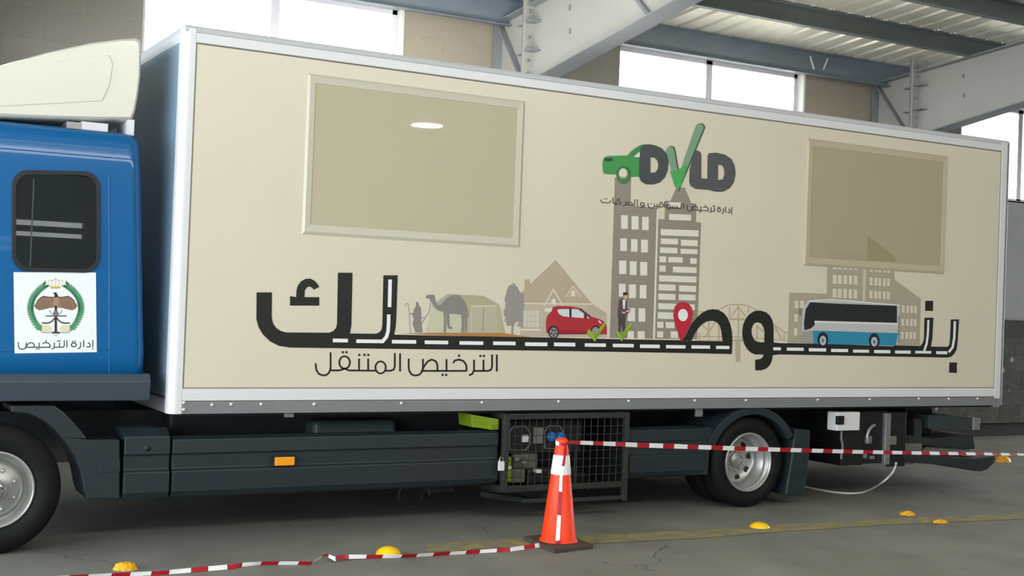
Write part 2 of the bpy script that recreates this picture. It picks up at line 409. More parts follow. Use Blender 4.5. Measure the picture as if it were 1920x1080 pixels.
# purlins (C sections lying on the rafters)
def purlin(y, mat_, h=.24):
    z1 = deck_z(y)-.002; m = MB()
    m.box(-13.9, 26.9, y-.006, y+.006, z1-h, z1, mat_)
    m.box(-13.9, 26.9, y-.075, y+.006, z1-.012, z1, mat_); m.box(-13.9, 26.9, y-.075, y+.006, z1-h, z1-h+.012, mat_)
    return m
py_ = [2.82, 1.5, -.1, -1.7, -3.3, -4.9, -6.5]
eb = purlin(4.3, 'steel_bluegrey', .32); pe = struct(eb.build('eave_beam'))
m = MB()
for a, b in (((1519, 105), (1526, 130)), ((1552, 110), (1544, 130))):
    m.rod(un(*a, 1, 4.22), un(*b, 1, 4.22), .012, 'white_plastic', 6)
m.build('hanger_rod', pe)
for i, y in enumerate(py_):
    p = struct(purlin(y, 'purlin_grey').build('roof_purlin'))
    if i < 2:
        m = MB(); x = 7.9
        while x < 16.5:
            m.lathe([(0, -.022), (.016, -.022), (.016, 0)], (x+.235, y-.12, deck_z(y)+.01), 2, 'rivet_steel', 8); x += .30
        tag(m.build('deck_screw', p), 'bright screw heads along the purlin')

def rafter(X):
    ytop = [(3.727, 5.075+.08*.693), (RIDGE, 5.075+.08*(4.42-RIDGE)), (RIDGE, 5.075+.08*(4.42-RIDGE)-.5), (-3.4, 4.25+.15*(3.7+3.4)), (3.727, 4.25)]
    m = MB()
    m.prism(ytop, 0, X-.006, X+.006, 'steel_white')
    def flange(pts, w, t=.014):     # strip along polyline in y,z
        for (ya, za), (yb, zb) in zip(pts[:-1], pts[1:]):
            d = Vector((0, yb-ya, zb-za)).normalized(); n = Vector((0, -d.z, d.y))*t/2
            a = Vector((0, ya, za)); b = Vector((0, yb, zb)); v = []
            for sx in (-w, w): v += [a+n+Vector((X+sx, 0, 0)), b+n+Vector((X+sx, 0, 0)), b-n+Vector((X+sx, 0, 0)), a-n+Vector((X+sx, 0, 0))]
            m.add(v, [(0,1,2,3), (7,6,5,4), (0,4,5,1), (1,5,6,2), (2,6,7,3), (3,7,4,0)], 'steel_grey')
    flange([(4.42, 5.075), (RIDGE, 5.075+.08*(4.42-RIDGE))], .11)
    flange([(3.70, 4.24), (-3.4, 4.24+.15*7.1), (RIDGE, 5.075+.08*(4.42-RIDGE)-.5)], .125)
    r = struct(m.build('roof_rafter'))
    # column under it, web in the same plane
    m = MB(); m.prism([(4.46, 0), (4.46, 5.06), (3.735, 5.12), (3.735, 4.24), (3.80, 4.24), (4.15, 0)], 0, X-.006, X+.006, 'steel_white')
    m.prism([(3.80, 4.24), (3.786, 4.24), (4.136, 0), (4.15, 0)], 0, X-.125, X+.125, 'steel_grey')
    m.box(X-.125, X+.125, 4.446, 4.46, 0, 5.06, 'steel_grey')
    c = struct(m.build('steel_column'))
    # bolted end plates with stiffener lugs
    m = MB(); m.box(X-.14, X+.14, 3.70, 3.725, 4.12, 5.3, 'steel_white'); m.box(X-.14, X+.14, 3.73, 3.755, 4.12, 5.3, 'steel_grey')
    e = m.build('end_plate', r)
    for z in (4.60, 4.93):
        m = MB(); m.box(X-.14, X-.006, 3.55, 3.70, z, z+.014, 'steel_grey'); m.box(X-.14, X-.006, 3.755, 3.87, z-.02, z-.006, 'steel_grey'); m.build('stiffener', r)
    for z in (4.35, 4.5, 4.76, 5.06, 5.2):
        m = MB(); m.lathe([(0, -.03), (.02, -.03), (.02, .0)], (X-.09, 3.70, z), 1, 'steel_grey', 6); m.build('bolt', e)
    m = MB()
    a, b = Vector((X-.02, 4.43, 5.03)), Vector((X-.02, 3.92, 4.38)); d = (b-a).normalized(); n = Vector((0, -d.z, d.y))
    m.add([a-n*.01+Vector((sx, 0, 0)) for sx in (.01, -.07)]+[b-n*.01+Vector((sx, 0, 0)) for sx in (.01, -.07)]+[a+n*.01+Vector((sx, 0, 0)) for sx in (.01, -.07)]+[b+n*.01+Vector((sx, 0, 0)) for sx in (.01, -.07)],
          [(0,1,3,2), (4,6,7,5), (0,4,5,1), (2,3,7,6), (0,2,6,4), (1,5,7,3)], 'steel_grey')
    m.build('diagonal_stiffener', c)
    m = MB(); m.rod((X-.03, 1.44, 4.62), (X-.03, 1.75, 4.9), .028, 'steel_grey', 4); m.rod((X-.03, 1.75, 4.9), (X-.4, 1.6, deck_z(1.6)-.2), .028, 'steel_grey', 4); m.build('fly_brace', r)
    for y, z in ((2.95, 4.98), (2.93, 4.72)):
        m = MB(); m.box(X-.02, X-.006, y-.012, y+.012, z-.03, z+.03, 'steel_grey'); m.build('bolt_cleat', r)
    return r
for X in (-5.0, 1.12, 7.26, 13.42, 19.55): rafter(X)

# pendant lamp over the next lane (mirrored in the truck's hatch)
lz = 4.9034; lp = (9.91, -12.0)
L_ = empty('pendant_lamp', (lp[0], lp[1], lz), 'round white pendant lamp hanging over the lane behind the photographer', 'lamp')
MB().lathe([(0, 0), (.28, 0), (.28, .012), (0, .012)], (*lp, lz), 2, 'lamp_glow', 32).build('diffuser', L_)
MB().lathe([(.29, 0), (.29, .03), (.17, .14), (.07, .22), (.0, .23)], (*lp, lz+.012), 2, 'white_profile', 32).build('lamp_shade', L_)
MB().rod((*lp, lz+.23), (*lp, deck_z(RIDGE)-.08*(RIDGE+12)), .008, 'black_plastic', 6).build('cord', L_)

# =================================================================== TRUCK
T = empty('box_truck', (5.6, 1.25, 0), 'blue-cabbed box truck whose beige side shows a printed road and buildings', 'truck')
BX0, BX1, BZ0, BZ1, BW = 2.30, 10.74, .897, 3.585, 2.5
PX0, PX1, PZ0, PZ1 = 2.3926, 10.6207, 1.073, 3.471
# ---- cargo box
m = MB(); m.box(BX0+.03, BX1-.03, .02, BW, BZ0+.09, BZ1-.03, 'white_profile')
box = m.build('cargo_box', T)
MB().box(BX0+.005, BX0+.03, .09, BW-.09, BZ0+.12, BZ1-.06, 'front_sheet').build('front_panel', box)
MB().box(BX0+.05, BX1-.05, .06, BW-.06, BZ0-.02, BZ0+.09, 'dark_chassis').build('box_floor', box)
# rounded front corner post
m = MB(); pts = [(PX0-.004, .03)]+[(PX0-.004, -.004)]+[(BX0+.055-.055*math.sin(a), .051-.055*math.cos(a)) for a in [i*math.pi/2/8 for i in range(9)]]+[(BX0, .10), (BX0+.03, .10)]
m.prism(pts, 2, BZ0, BZ1-.02, 'white_profile', smooth=False); tag(m.build('corner_post', box, bevel=.002), 'rounded white corner profile')
m = MB(); m.box(PX1+.004, PX1+.085, -.004, .05, BZ0+.07, BZ1-.02, 'white_profile'); m.build('corner_post', box, bevel=.004)
m = MB(); m.box(PX1+.085, BX1, -.002, .06, BZ0, BZ1-.02, 'grey_rail'); m.box(PX1+.01, PX1+.085, -.003, .05, BZ0-.02, BZ0+.07, 'grey_rail'); tag(m.build('edge_profile', box, bevel=.006), 'grey aluminium rear edge profile')
# top: white rail, sloping grey cap
MB().box(PX0-.004, PX1+.004, -.003, .05, PZ1, BZ1-.045, 'white_profile').build('top_rail', box, bevel=.004)
m = MB(); m.prism([(-.003, BZ1-.045), (.002, BZ1-.008), (.016, BZ1), (BW-.03, BZ1), (BW, BZ1-.045)], 0, BX0+.01, BX1, 'cap_grey'); tag(m.build('roof_cap', box, bevel=.008), 'grey roof edge cap')
MB().box(BX0+.05, BX1-.04, .06, BW-.06, BZ1, BZ1+.004, 'white_profile').build('roof_sheet', box)
MB().box(BX0+.0, BX0+.03, .1, BW-.1, BZ1-.11, BZ1-.04, 'white_profile').build('top_rail', box, bevel=.004)
MB().box(PX0-.004, PX1+.004, -.003, .05, BZ0+.09, PZ0, 'white_profile').build('bottom_rail', box, bevel=.004)
m = MB().box(PX0-.004, PX1+.004, -.006, .05, BZ0, BZ0+.086, 'grey_rail'); tag(m.build('sill_rail', box, bevel=.003), 'grey riveted sill rail under the box')
m = MB().box(BX0+.0, BX0+.04, .06, BW-.06, BZ0, BZ0+.1, 'grey_rail'); m.build('sill_rail', box, bevel=.003)
for x, y in ((345, 755), (345, 768), (398, 759), (434, 758), (490, 758), (589.5, 758), (753, 756), (904, 754.6), (1047.6, 753), (1179, 752), (1303, 751), (1399, 750.6), (1533.6, 749.5), (1631, 749), (1723, 747.6), (1779, 748), (1833, 747.4)):
    p = un(x, y, 1, -.006)
    MB().lathe([(0, -.011), (.007, -.010), (.013, -.004), (.0145, 0)], p, 1, 'rivet_steel', 12).build('rivet', box)
# ---- side panel and its hatches
panel = tag(MB().box(PX0-.002, PX1+.002, 0, .02, PZ0-.002, PZ1+.002, 'panel_beige').build('side_panel', T), 'beige printed side panel')
m = MB(); m.box(PX0, PX1, -.0012, 0, PZ1-.011, PZ1, 'gasket_grey'); m.box(PX0, PX1, -.0012, 0, PZ0, PZ0+.007, 'gasket_grey')
m.box(PX0, PX0+.006, -.0012, 0, PZ0+.007, PZ1-.011, 'gasket_grey'); m.box(PX1-.007, PX1, -.0012, 0, PZ0+.007, PZ1-.011, 'gasket_grey')
tag(m.build('panel_gasket', panel), 'thin dark gasket line round the beige panel')
def hatch(outer, inner, fm, pm):
    o = [un(*q, 1, -.012) for q in outer]; n = [un(*q, 1, -.012) for q in inner]
    o = [(p.x, p.z) for p in o]; n = [(p.x, p.z) for p in n]
    xa = (o[0][0]+o[3][0])/2; xb = (o[1][0]+o[2][0])/2; zt = (o[0][1]+o[1][1])/2; zb = (o[2][1]+o[3][1])/2
    ia = (n[0][0]+n[3][0])/2; ib = (n[1][0]+n[2][0])/2; it = (n[0][1]+n[1][1])/2; ibz = (n[2][1]+n[3][1])/2
    m = MB()
    def strip(a, b, c, d):       # sloped moulding, mitred
        m.add([(*[a[0]], -.002, a[1]), (b[0], -.002, b[1]), (b[0]*.7+c[0]*.3, -.013, b[1]*.7+c[1]*.3), (a[0]*.7+d[0]*.3, -.013, a[1]*.7+d[1]*.3),
               (c[0], -.010, c[1]), (d[0], -.010, d[1])], [(0, 1, 2, 3), (3, 2, 4, 5)], fm)
        m.add([(a[0], .0, a[1]), (b[0], .0, b[1]), (b[0], -.002, b[1]), (a[0], -.002, a[1]), (c[0], -.010, c[1]), (d[0], -.010, d[1]), (c[0], 0, c[1]), (d[0], 0, d[1])], [(0, 1, 2, 3), (4, 5, 7, 6)], fm)
    A, B, C_, D = (xa, zt), (xb, zt), (xb, zb), (xa, zb); a, b, c, d = (ia, it), (ib, it), (ib, ibz), (ia, ibz)
    strip(A, B, b, a); strip(B, C_, c, b); strip(C_, D, d, c); strip(D, A, a, d)
    m.build('hatch_frame', panel, weld=True)
    m = MB().box(ia-.001, ib+.001, -.006, -.001, ibz-.001, it+.001, pm); m.build('hatch_pane', panel)
    return xa, xb, zb, zt
hatch([(578.3, 138.3), (985, 188.3), (976, 464.3), (566.7, 439.3)], [(590.7, 155), (971, 203.3), (963.3, 445), (583.3, 422.7)], 'hatch_frame', 'hatch_acrylic')
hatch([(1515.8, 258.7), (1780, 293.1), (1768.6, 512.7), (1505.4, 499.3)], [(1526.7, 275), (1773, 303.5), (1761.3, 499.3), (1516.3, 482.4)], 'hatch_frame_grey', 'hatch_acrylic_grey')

# ---- printed graphics: vinyl films on the panel
def pm_(rgb):
    n = 'print_%d_%d_%d' % rgb
    if n not in MATS: print_mat(n, rgb)
    return n
class Print:
    """traces given in pixels of an enlarged crop: origin ox, oy, scale s; laid on the plane y = -d0"""
    def __init__(s, ox, oy, sc, plane=0.0, d0=.0008): s.ox, s.oy, s.sc, s.pl, s.d = ox, oy, sc, plane, d0; s.mb = MB(); s.z = None; s.n = 0
    def at(s, ox, oy, sc): s.ox, s.oy, s.sc = ox, oy, sc; return s
    def xz(s, q):
        p = un(s.ox+q[0]/s.sc, s.oy+q[1]/s.sc, 1, s.pl); return (p.x, p.z)
    def poly(s, pts, rgb, holes=(), smooth=False, lift=None, sub=4):
        if smooth: pts = [(p.x, p.y) for p in smooth_path([(*q, 0) for q in pts], sub, True)]
        hs = []
        for h in holes:
            if smooth: h = [(p.x, p.y) for p in smooth_path([(*q, 0) for q in h], sub, True)]
            hs.append([s.xz(q) for q in h])
        s.n += 1; d = s.d+(s.n if lift is None else lift)*.00012
        s.mb.prism([s.xz(q) for q in pts], 1, s.pl-d, s.pl-d+.0001, pm_(rgb) if isinstance(rgb, tuple) else rgb, hs); return s
    def rect(s, x0, y0, x1, y1, rgb, skew=0.0, lift=None):
        """skew: extra y per unit x (perspective lean of horizontals)"""
        dy = (x1-x0)*skew
        return s.poly([(x0, y0), (x1, y0+dy), (x1, y1+dy), (x0, y1)], rgb, lift=lift)
    def oval(s, cx, cy, rx, ry, rgb, n=24, lift=None, hole=None):
        P = lambda rx, ry: [(cx+rx*math.cos(2*math.pi*i/n), cy+ry*math.sin(2*math.pi*i/n)) for i in range(n)]
        return s.poly(P(rx, ry), rgb, [P(*hole)] if hole else (), lift=lift)
    def stroke(s, pts, wd, rgb, smooth=False, cap=False, sub=5, closed=False, lift=None):
        if smooth or closed: pts = smooth_path([(*q, 0) for q in pts], sub, closed)
        else: pts = [Vector((*q, 0)) for q in pts]
        if closed: pts = pts+[pts[0]]
        n = len(pts); Ls = []; Rs = []
        for i, p in enumerate(pts):
            if closed and i in (0, n-1): d0 = (pts[1]-pts[0]).normalized(); d1 = (pts[0]-pts[-2]).normalized()
            else:
                d0 = (pts[min(i+1, n-1)]-pts[min(i, n-2)]).normalized(); d1 = (pts[max(i, 1)]-pts[max(i-1, 0)]).normalized()
            d = (d0+d1)
            if d.length < 1e-6: d = d0
            d.normalize(); k = 1/max(.5, d.dot(d0)); nn = Vector((-d.y, d.x, 0))*wd/2*k
            Ls.append(p+nn); Rs.append(p-nn)
        s.n += 1; k_ = s.n; s.c = getattr(s, 'c', 0)+1; dd = s.d+(s.n if lift is None else lift)*.00012+(s.c % 6)*.000012
        pts3 = [(x_, s.pl-dd, z_) for x_, z_ in (s.xz((p.x, p.y)) for p in Ls+Rs)]
        s.mb.add(pts3, [(i, i+1, n+i+1, n+i) for i in range(n-1)], pm_(rgb) if isinstance(rgb, tuple) else rgb)
        if cap:
            for p in (pts[0], pts[-1]): s.oval(p.x, p.y, wd/2, wd/2, rgb, 14, lift=(k_ if lift is None else lift)+.5)
        return s
    def dot(s, cx, cy, r, rgb, lift=None): return s.rect(cx-r, cy-r, cx+r, cy+r, rgb, lift=lift)
    def done(s, name, parent=None, label=None):
        o = s.mb.build(name, parent or panel)
        if label: o['label'] = label
        return o
BK = (33, 33, 30); WH = (238, 238, 238); GB = (146, 137, 126); GL = (212, 206, 190)

# far city block with roofs (behind the coach)
g = Print(1460, 480, 4.5, d0=.0004); C1 = (172, 163, 143); C2 = (216, 209, 189)
g.poly([(90, 308), (405, 318), (410, 85), (715, 100), (975, 120), (978, 200), (1200, 360), (1190, 765), (75, 740)], C1)
g.poly([(714, 100), (738, 102), (728, 390), (706, 390)], (206, 197, 172))
for r, (ya, yb) in enumerate(((95, 111), (160, 234), (275, 350))):
    for k, (a, b) in enumerate(((458, 491), (501, 534), (550, 579), (594, 621), (636, 665))): g.rect(a-r*2, ya+k*2, b-r*2, yb+k*2, C2, lift=3)
for r, (ya, yb) in enumerate(((112, 132), (180, 246), (292, 356))):
    for k, (a, b) in enumerate(((768, 793), (808, 833), (842, 865), (882, 904), (915, 938))): g.rect(a-r, ya+k*2.5, b-r, yb+k*2.5, C2, lift=3)
for r, (ya, yb) in enumerate(((418, 480), (530, 588), (640, 698))):
    for k, (a, b) in enumerate(((1040, 1061), (1078, 1099), (1110, 1133), (1143, 1164))): g.rect(a-r*4, ya+k, b-r*4, yb+k, C2, lift=3)
for a, b, c, d in ((136, 378, 166, 440), (181, 378, 213, 440), (132, 492, 160, 553), (130, 610, 157, 670)): g.rect(a, b, c, d, C2, lift=3)
g.done('city_print', label='grey city blocks with pale windows printed behind the coach')
# faint silhouettes carried on over the rear hatch
g = Print(1480, 240, 3.857, plane=-.006, d0=.0003)
g.poly([(282, 905), (548, 905), (548, 955), (282, 938)], (168, 157, 130)); g.poly([(566, 775), (770, 935), (770, 966), (560, 955)], (158, 147, 114))
g.done('skyline_print', label='faint roofline printed on the rear hatch')

# bridge
g = Print(1240, 520, 5.4, d0=.0006); CB = (182, 170, 134)
g.stroke([(375, 350), (480, 345), (590, 322), (645, 293), (700, 279), (780, 275), (860, 284), (920, 308), (985, 345), (1060, 430), (1140, 480), (1200, 522), (1270, 562), (1425, 570)], 13, CB, True)
g.stroke([(355, 602), (600, 600), (830, 606), (1300, 640)], 10, CB); g.stroke([(355, 640), (830, 645)], 10, CB)
g.stroke([(780, 275), (778, 650)], 13, CB); g.rect(750, 640, 800, 856, (184, 172, 147)); g.rect(735, 625, 815, 648, CB)
g.rect(690, 413, 840, 434, CB)
for a, b in (((690, 300), (690, 420)), ((880, 295), (880, 360)), ((705, 402), (775, 300)), ((782, 300), (850, 392)), ((430, 612), (555, 448)), ((410, 480), (480, 542)), ((480, 450), (480, 640)), ((380, 560), (380, 640)), ((580, 490), (580, 640)), ((958, 488), (1032, 552)), ((966, 478), (966, 645)), ((1150, 500), (1212, 622)), ((1240, 570), (1240, 632))):
    g.stroke([a, b], 11, CB)
g.done('bridge_print', label='thin tan bridge outline printed behind the lettering')

# towers
g = Print(1100, 360, 3.6, d0=.0005)
g.poly([(190, -100), (300, -97), (296, 88), (473, 110), (447, 990), (155, 985)], GB)
rows = [[(232, 157, 277, 248), (303, 163, 350, 253), (374, 168, 418, 257)], [(226, 313, 271, 398), (299, 318, 343, 403), (367, 322, 413, 408)],
        [(219, 463, 267, 554), (291, 468, 336, 560), (361, 473, 408, 563)], [(217, 620, 262, 705), (285, 624, 332, 716), (358, 628, 402, 718)],
        [(277, 783, 326, 872), (350, 785, 395, 875)], [(275, 938, 318, 990), (343, 940, 391, 990)]]
for r in rows:
    for q in r: g.rect(*q, (226, 221, 210), lift=3)
g.stroke([(478, 108), (452, 990)], 9, (226, 222, 212), lift=2)
g.done('tower_print', label='grey office tower with columns of upright windows')
g = Print(1100, 360, 3.6, d0=.0005)
g.poly([(605, -30), (662, -30), (705, 75), (740, 78), (738, 202), (772, 207), (745, 993), (462, 990), (483, 182), (525, 184), (530, 58), (565, 60)], GB)
for q in [(553, 68, 640, 100), (556, 148, 705, 188), (500, 250, 755, 292), (500, 313, 616, 350), (636, 322, 749, 362), (495, 373, 612, 411), (633, 383, 747, 416), (491, 433, 536, 474), (550, 438, 648, 474), (699, 446, 743, 484),
          (491, 495, 533, 537), (582, 503, 742, 542), (489, 562, 740, 603), (485, 622, 600, 663), (623, 630, 738, 671), (483, 685, 598, 726), (621, 690, 735, 729), (483, 750, 605, 790), (690, 757, 730, 797), (480, 810, 592, 855), (476, 875, 518, 916), (533, 877, 592, 918), (475, 940, 517, 981), (567, 940, 616, 985)]:
    g.rect(*q, (224, 219, 205), skew=.035, lift=3)
g.done('tower_print', label='grey spired tower with brick-like rows of windows')

# house
g = Print(960, 460, 4.5, d0=.0004); HR = (184, 167, 145); HB = (190, 178, 160); HL = (214, 203, 184)
g.poly([(70, 490), (680, 495), (800, 575), (800, 776), (70, 772)], HB)
g.poly([(105, 288), (152, 288), (152, 400), (100, 420)], HR)
g.poly([(367, 123), (55, 420), (60, 500), (685, 505)], HR); g.poly([(640, 500), (690, 508), (792, 572), (790, 592), (640, 590)], (186, 172, 152))
g.stroke([(100, 490), (680, 496)], 14, HL, lift=6); g.stroke([(270, 510), (350, 372), (430, 510)], 14, HL, lift=6)
g.poly([(515, 345), (585, 437), (450, 437)], (192, 176, 155), lift=6); g.stroke([(450, 437), (515, 345), (585, 437)], 9, HL, lift=7)
g.poly([(350, 445), (368, 460), (368, 500), (332, 500), (332, 460)], (226, 216, 200), lift=7); g.poly([(515, 375), (530, 390), (530, 430), (498, 430), (498, 390)], (224, 214, 196), lift=8)
g.rect(95, 550, 228, 690, (206, 198, 184), lift=7); g.rect(75, 706, 240, 717, (228, 220, 206), lift=8)
for k in range(1, 4): g.stroke([(95+k*33, 550), (95+k*33, 690)], 4, (188, 178, 162), lift=9)
for k in range(1, 3): g.stroke([(95, 550+k*46), (228, 550+k*46)], 4, (188, 178, 162), lift=9)
g.rect(275, 530, 340, 560, (226, 216, 200), lift=7)
g.done('house_print', label='tan gabled house silhouette with chimney')
# tree
g = Print(740, 460, 4.911, d0=.0008); ct = (150, 145, 141)
ol = [(1090, 350), (1130, 378), (1155, 430), (1195, 460), (1197, 560), (1188, 640), (1190, 735), (1150, 720), (1115, 700), (1100, 738), (1080, 738), (1040, 742), (1012, 690), (1006, 620), (1016, 560), (1013, 510), (1030, 450), (1046, 380)]
pts = []
for i, p in enumerate(ol):
    q = ol[(i+1) % len(ol)]
    for k in range(4):
        t = k/4; pts.append((p[0]+(q[0]-p[0])*t+random.uniform(-7, 7), p[1]+(q[1]-p[1])*t+random.uniform(-7, 7)))
g.poly(pts, ct); g.poly([(1074, 730), (1092, 730), (1094, 822), (1072, 822)], ct); g.poly([(1150, 700), (1190, 700), (1190, 760), (1120, 745)], (160, 152, 146)); g.done('tree_print', label='grey leafy tree silhouette beside the printed house')
# tent, sand, camel, herdsman
g = Print(740, 460, 4.911, d0=.0003)
g.poly([(340, 545), (285, 808), (1020, 808), (962, 546)], (200, 195, 170)); g.poly([(490, 448), (820, 465), (965, 548), (335, 560), (400, 510)], (174, 168, 138))
g.poly([(490, 448), (560, 452), (480, 560), (335, 560), (400, 510)], (172, 167, 150)); g.poly([(655, 540), (710, 540), (702, 808), (640, 808)], (182, 174, 152))
g.poly([(705, 565), (945, 560), (950, 808), (700, 808)], (186, 177, 155)); g.poly([(930, 556), (965, 548), (1020, 808), (948, 808)], (178, 172, 144))
g.stroke([(820, 560), (810, 808)], 11, (160, 152, 132), lift=8); g.stroke([(700, 808), (708, 565), (945, 560)], 7, (205, 198, 175), lift=8)
g.stroke([(962, 560), (1035, 700)], 6, (190, 184, 160), lift=8); g.done('tent_print', label='beige Bedouin tent silhouette behind the camel')
g = Print(740, 460, 4.911, d0=.0016)
g.poly([(60, 812), (400, 804), (1000, 806), (1270, 848), (900, 842), (300, 824)], (176, 128, 78)); g.done('sand_print', label='orange sand strip above the printed road')
cg = (136, 131, 127)
g = Print(740, 460, 4.911, d0=.0018)
g.poly([(285, 470), (300, 458), (355, 455), (372, 480), (378, 520), (395, 545), (420, 548), (450, 520), (490, 480), (530, 460), (580, 457), (612, 480), (640, 512), (657, 545), (662, 600), (640, 650), (600, 636), (500, 630), (450, 615), (400, 600), (365, 570), (345, 535), (328, 500), (310, 490), (290, 488)], cg, smooth=True)
for pts, wd in (([(458, 590), (463, 700), (460, 802)], 22), ([(488, 610), (492, 700), (497, 748), (525, 765)], 24), ([(625, 610), (628, 720), (622, 802)], 26), ([(646, 600), (656, 700), (654, 802)], 18), ([(655, 560), (672, 620), (668, 668)], 12)):
    g.stroke(pts, wd, cg, True)
g.done('camel_print', label='grey camel silhouette')
g = Print(740, 460, 4.911, d0=.0018)
g.poly([(195, 522), (215, 522), (222, 550), (242, 580), (243, 690), (256, 802), (190, 802), (163, 720), (176, 680), (163, 645), (176, 590), (195, 560)], cg)
g.stroke([(138, 628), (178, 632)], 11, cg); g.stroke([(130, 570), (136, 690), (146, 815)], 7, (160, 154, 146)); g.stroke([(96, 560), (100, 540), (115, 535), (127, 548), (122, 570)], 7, (160, 154, 146), True)
g.stroke([(240, 665), (280, 660), (318, 600), (330, 500)], 6, cg, True); g.stroke([(245, 720), (280, 670)], 6, cg)
g.done('herdsman_print', label='grey silhouette of a robed person with a staff leading the camel')

# ---- road lettering
g = Print(0, 0, 1, d0=.0022)
def zz(ox, oy, s, pts): return [(ox+x/s, oy+y/s) for x, y in pts]
A = lambda *p: zz(440, 480, 4.153, p); D = lambda *p: zz(1240, 520, 5.4, p); E_ = lambda *p: zz(1460, 480, 4.5, p); Bz = lambda *p: zz(740, 460, 4.911, p); Cz = lambda *p: zz(960, 460, 4.5, p)
g.poly(A((170, 283), (290, 283), (288, 480), (298, 525), (322, 560), (358, 583), (400, 595), (735, 597), (768, 583), (788, 560), (796, 530), (803, 130), (917, 130), (908, 540), (897, 603), (1100, 605), (1128, 592), (1143, 570), (1149, 535), (1157, 150), (1269, 150), (1258, 480), (1252, 560), (1240, 612), (1490, 618)) +
       [(1020, 632.6), (1144, 635.8), (1280, 638)] + D((260, 641)) + D((620, 648), (612, 600), (605, 540), (590, 492), (562, 457), (520, 440), (460, 446), (410, 476), (370, 520), (330, 580), (305, 641)) + D((205, 640), (240, 600), (300, 475), (350, 415), (400, 367), (460, 333), (520, 321), (580, 331), (630, 360), (670, 410), (697, 475), (713, 545), (719, 640), (712, 777)) +
       [(1280, 661.8), (1020, 657.5)] + A((1490, 726), (430, 713), (345, 700), (275, 665), (220, 612), (185, 555), (168, 490)), BK)
g.poly(A((478, 320), (480, 270), (490, 232), (515, 197), (550, 178), (588, 175), (625, 195), (650, 225), (657, 242), (615, 263), (600, 245), (578, 237), (560, 246), (545, 268), (543, 320), (658, 320), (658, 386), (430, 386), (430, 312)), BK)
g.poly(D((1135, 640), (1135, 500), (1125, 440), (1100, 390), (1060, 353), (1000, 336), (940, 341), (890, 372), (850, 420), (826, 480), (816, 560), (821, 620), (840, 680), (870, 730), (910, 765), (950, 781), (1032, 781), (1025, 808), (1000, 827), (948, 834), (948, 943), (1010, 942), (1060, 925), (1095, 892), (1117, 850), (1126, 790)),
       BK, [D((975, 455), (1007, 467), (1030, 500), (1042, 550), (1040, 657), (1000, 657), (958, 648), (930, 620), (913, 572), (913, 520), (926, 485), (946, 462))])
g.poly(D((1120, 657))+E_((0, 735), (700, 748), (1190, 760), (1212, 738), (1224, 700), (1229, 520), (1304, 520), (1296, 690), (1283, 764), (1425, 766), (1439, 745), (1444, 700), (1451, 535), (1521, 535), (1509, 720), (1500, 790), (1480, 825), (1455, 848), (1430, 857))+E_((0, 830))+D((1120, 790)), BK)
g.poly(E_((1236, 378), (1302, 378), (1300, 464), (1234, 462)), (44, 28, 26)); g.poly(E_((1438, 898), (1503, 898), (1501, 986), (1436, 984)), (44, 28, 26))
g.done('lettering_print', label='large black road-shaped Arabic lettering')
g = Print(0, 0, 1, d0=.0036)
def dash(f, x0, y0, x1, y1, sk=.012): 
    g.poly(f((x0, y0), (x1, y0+(x1-x0)*sk), (x1, y1), (x0, y1-(x1-x0)*sk)), WH, lift=1)
dash(A, 763, 643, 880, 673)
g.stroke(A((945, 663), (1150, 665), (1180, 630), (1193, 585), (1197, 520), (1198, 455)), 6.6, WH, lift=1); g.stroke(A((1209, 183), (1204, 398)), 6.8, WH, lift=1)
for q in ((-27, 870, 196, 906), (275, 876, 491, 911), (595, 882, 814, 917), (905, 885, 1111, 920)): dash(Bz, *q)
for q in ((108, 818, 297, 851), (353, 820, 532, 853), (612, 826, 790, 857), (848, 830, 1025, 861), (1078, 836, 1245, 868)): dash(Cz, *q)
for q in ((45, 685, 242, 721), (302, 688, 491, 723), (551, 693, 687, 726), (1130, 708, 1208, 739), (1268, 711, 1439, 744)): dash(D, *q)
for q in ((252, 777, 398, 806), (440, 783, 583, 811), (625, 790, 760, 816), (803, 793, 940, 821), (980, 797, 1112, 824), (1150, 800, 1285, 823), (1327, 803, 1420, 829)): dash(E_, *q)
g.stroke(E_((1261, 540), (1256, 660), (1246, 740), (1225, 800)), 4, WH, lift=2); g.stroke(E_((1484, 550), (1479, 690), (1465, 770), (1433, 812)), 4.4, WH, lift=2)
g.done('road_marking_print', label='white lane dashes inside the black lettering')

# subtitle, monoline Arabic strokes (units of an enlarged crop)
TARKHIS = [[(1783, 118), (1783, 272)], [(1740, 118), (1740, 230), (1730, 256), (1705, 266), (1580, 266)], [(1663, 165), (1663, 266)],
           [(1578, 165), (1578, 258), (1563, 292), (1532, 307)], [(1390, 196), (1403, 173), (1443, 164), (1484, 178), (1507, 212), (1512, 266)], [(1512, 266), (1100, 266)],
           [(1330, 160), (1330, 266)], [(1248, 266), (1248, 212), (1232, 178), (1197, 164), (1162, 180), (1132, 218), (1112, 262)],
           [(1118, 157), (1118, 240), (1108, 275), (1085, 300), (1050, 308), (1015, 298), (995, 265), (989, 220), (990, 155)]]
TARKHIS_D = [(1635, 132), (1667, 132), (1443, 130), (1295, 302), (1327, 302)]
MUT = [[(912, 108), (912, 272)], [(865, 105), (865, 225), (855, 253), (830, 264), (782, 264)], [(690, 264), (455, 262), (413, 246), (365, 262), (285, 260)], [(625, 155), (625, 264)], [(543, 155), (543, 264)],
       [(287, 98), (287, 240), (275, 280), (250, 302), (215, 307), (180, 292), (158, 255), (152, 197)]]
MUT_C = [(737, 235, 47, 54), (413, 190, 48, 55)]; MUT_D = [(592, 122), (627, 122), (545, 122), (397, 98), (430, 98)]
g = Print(560, 640, 4.8, d0=.0008)
for st in TARKHIS+MUT: g.stroke(st, 17, BK, lift=1)
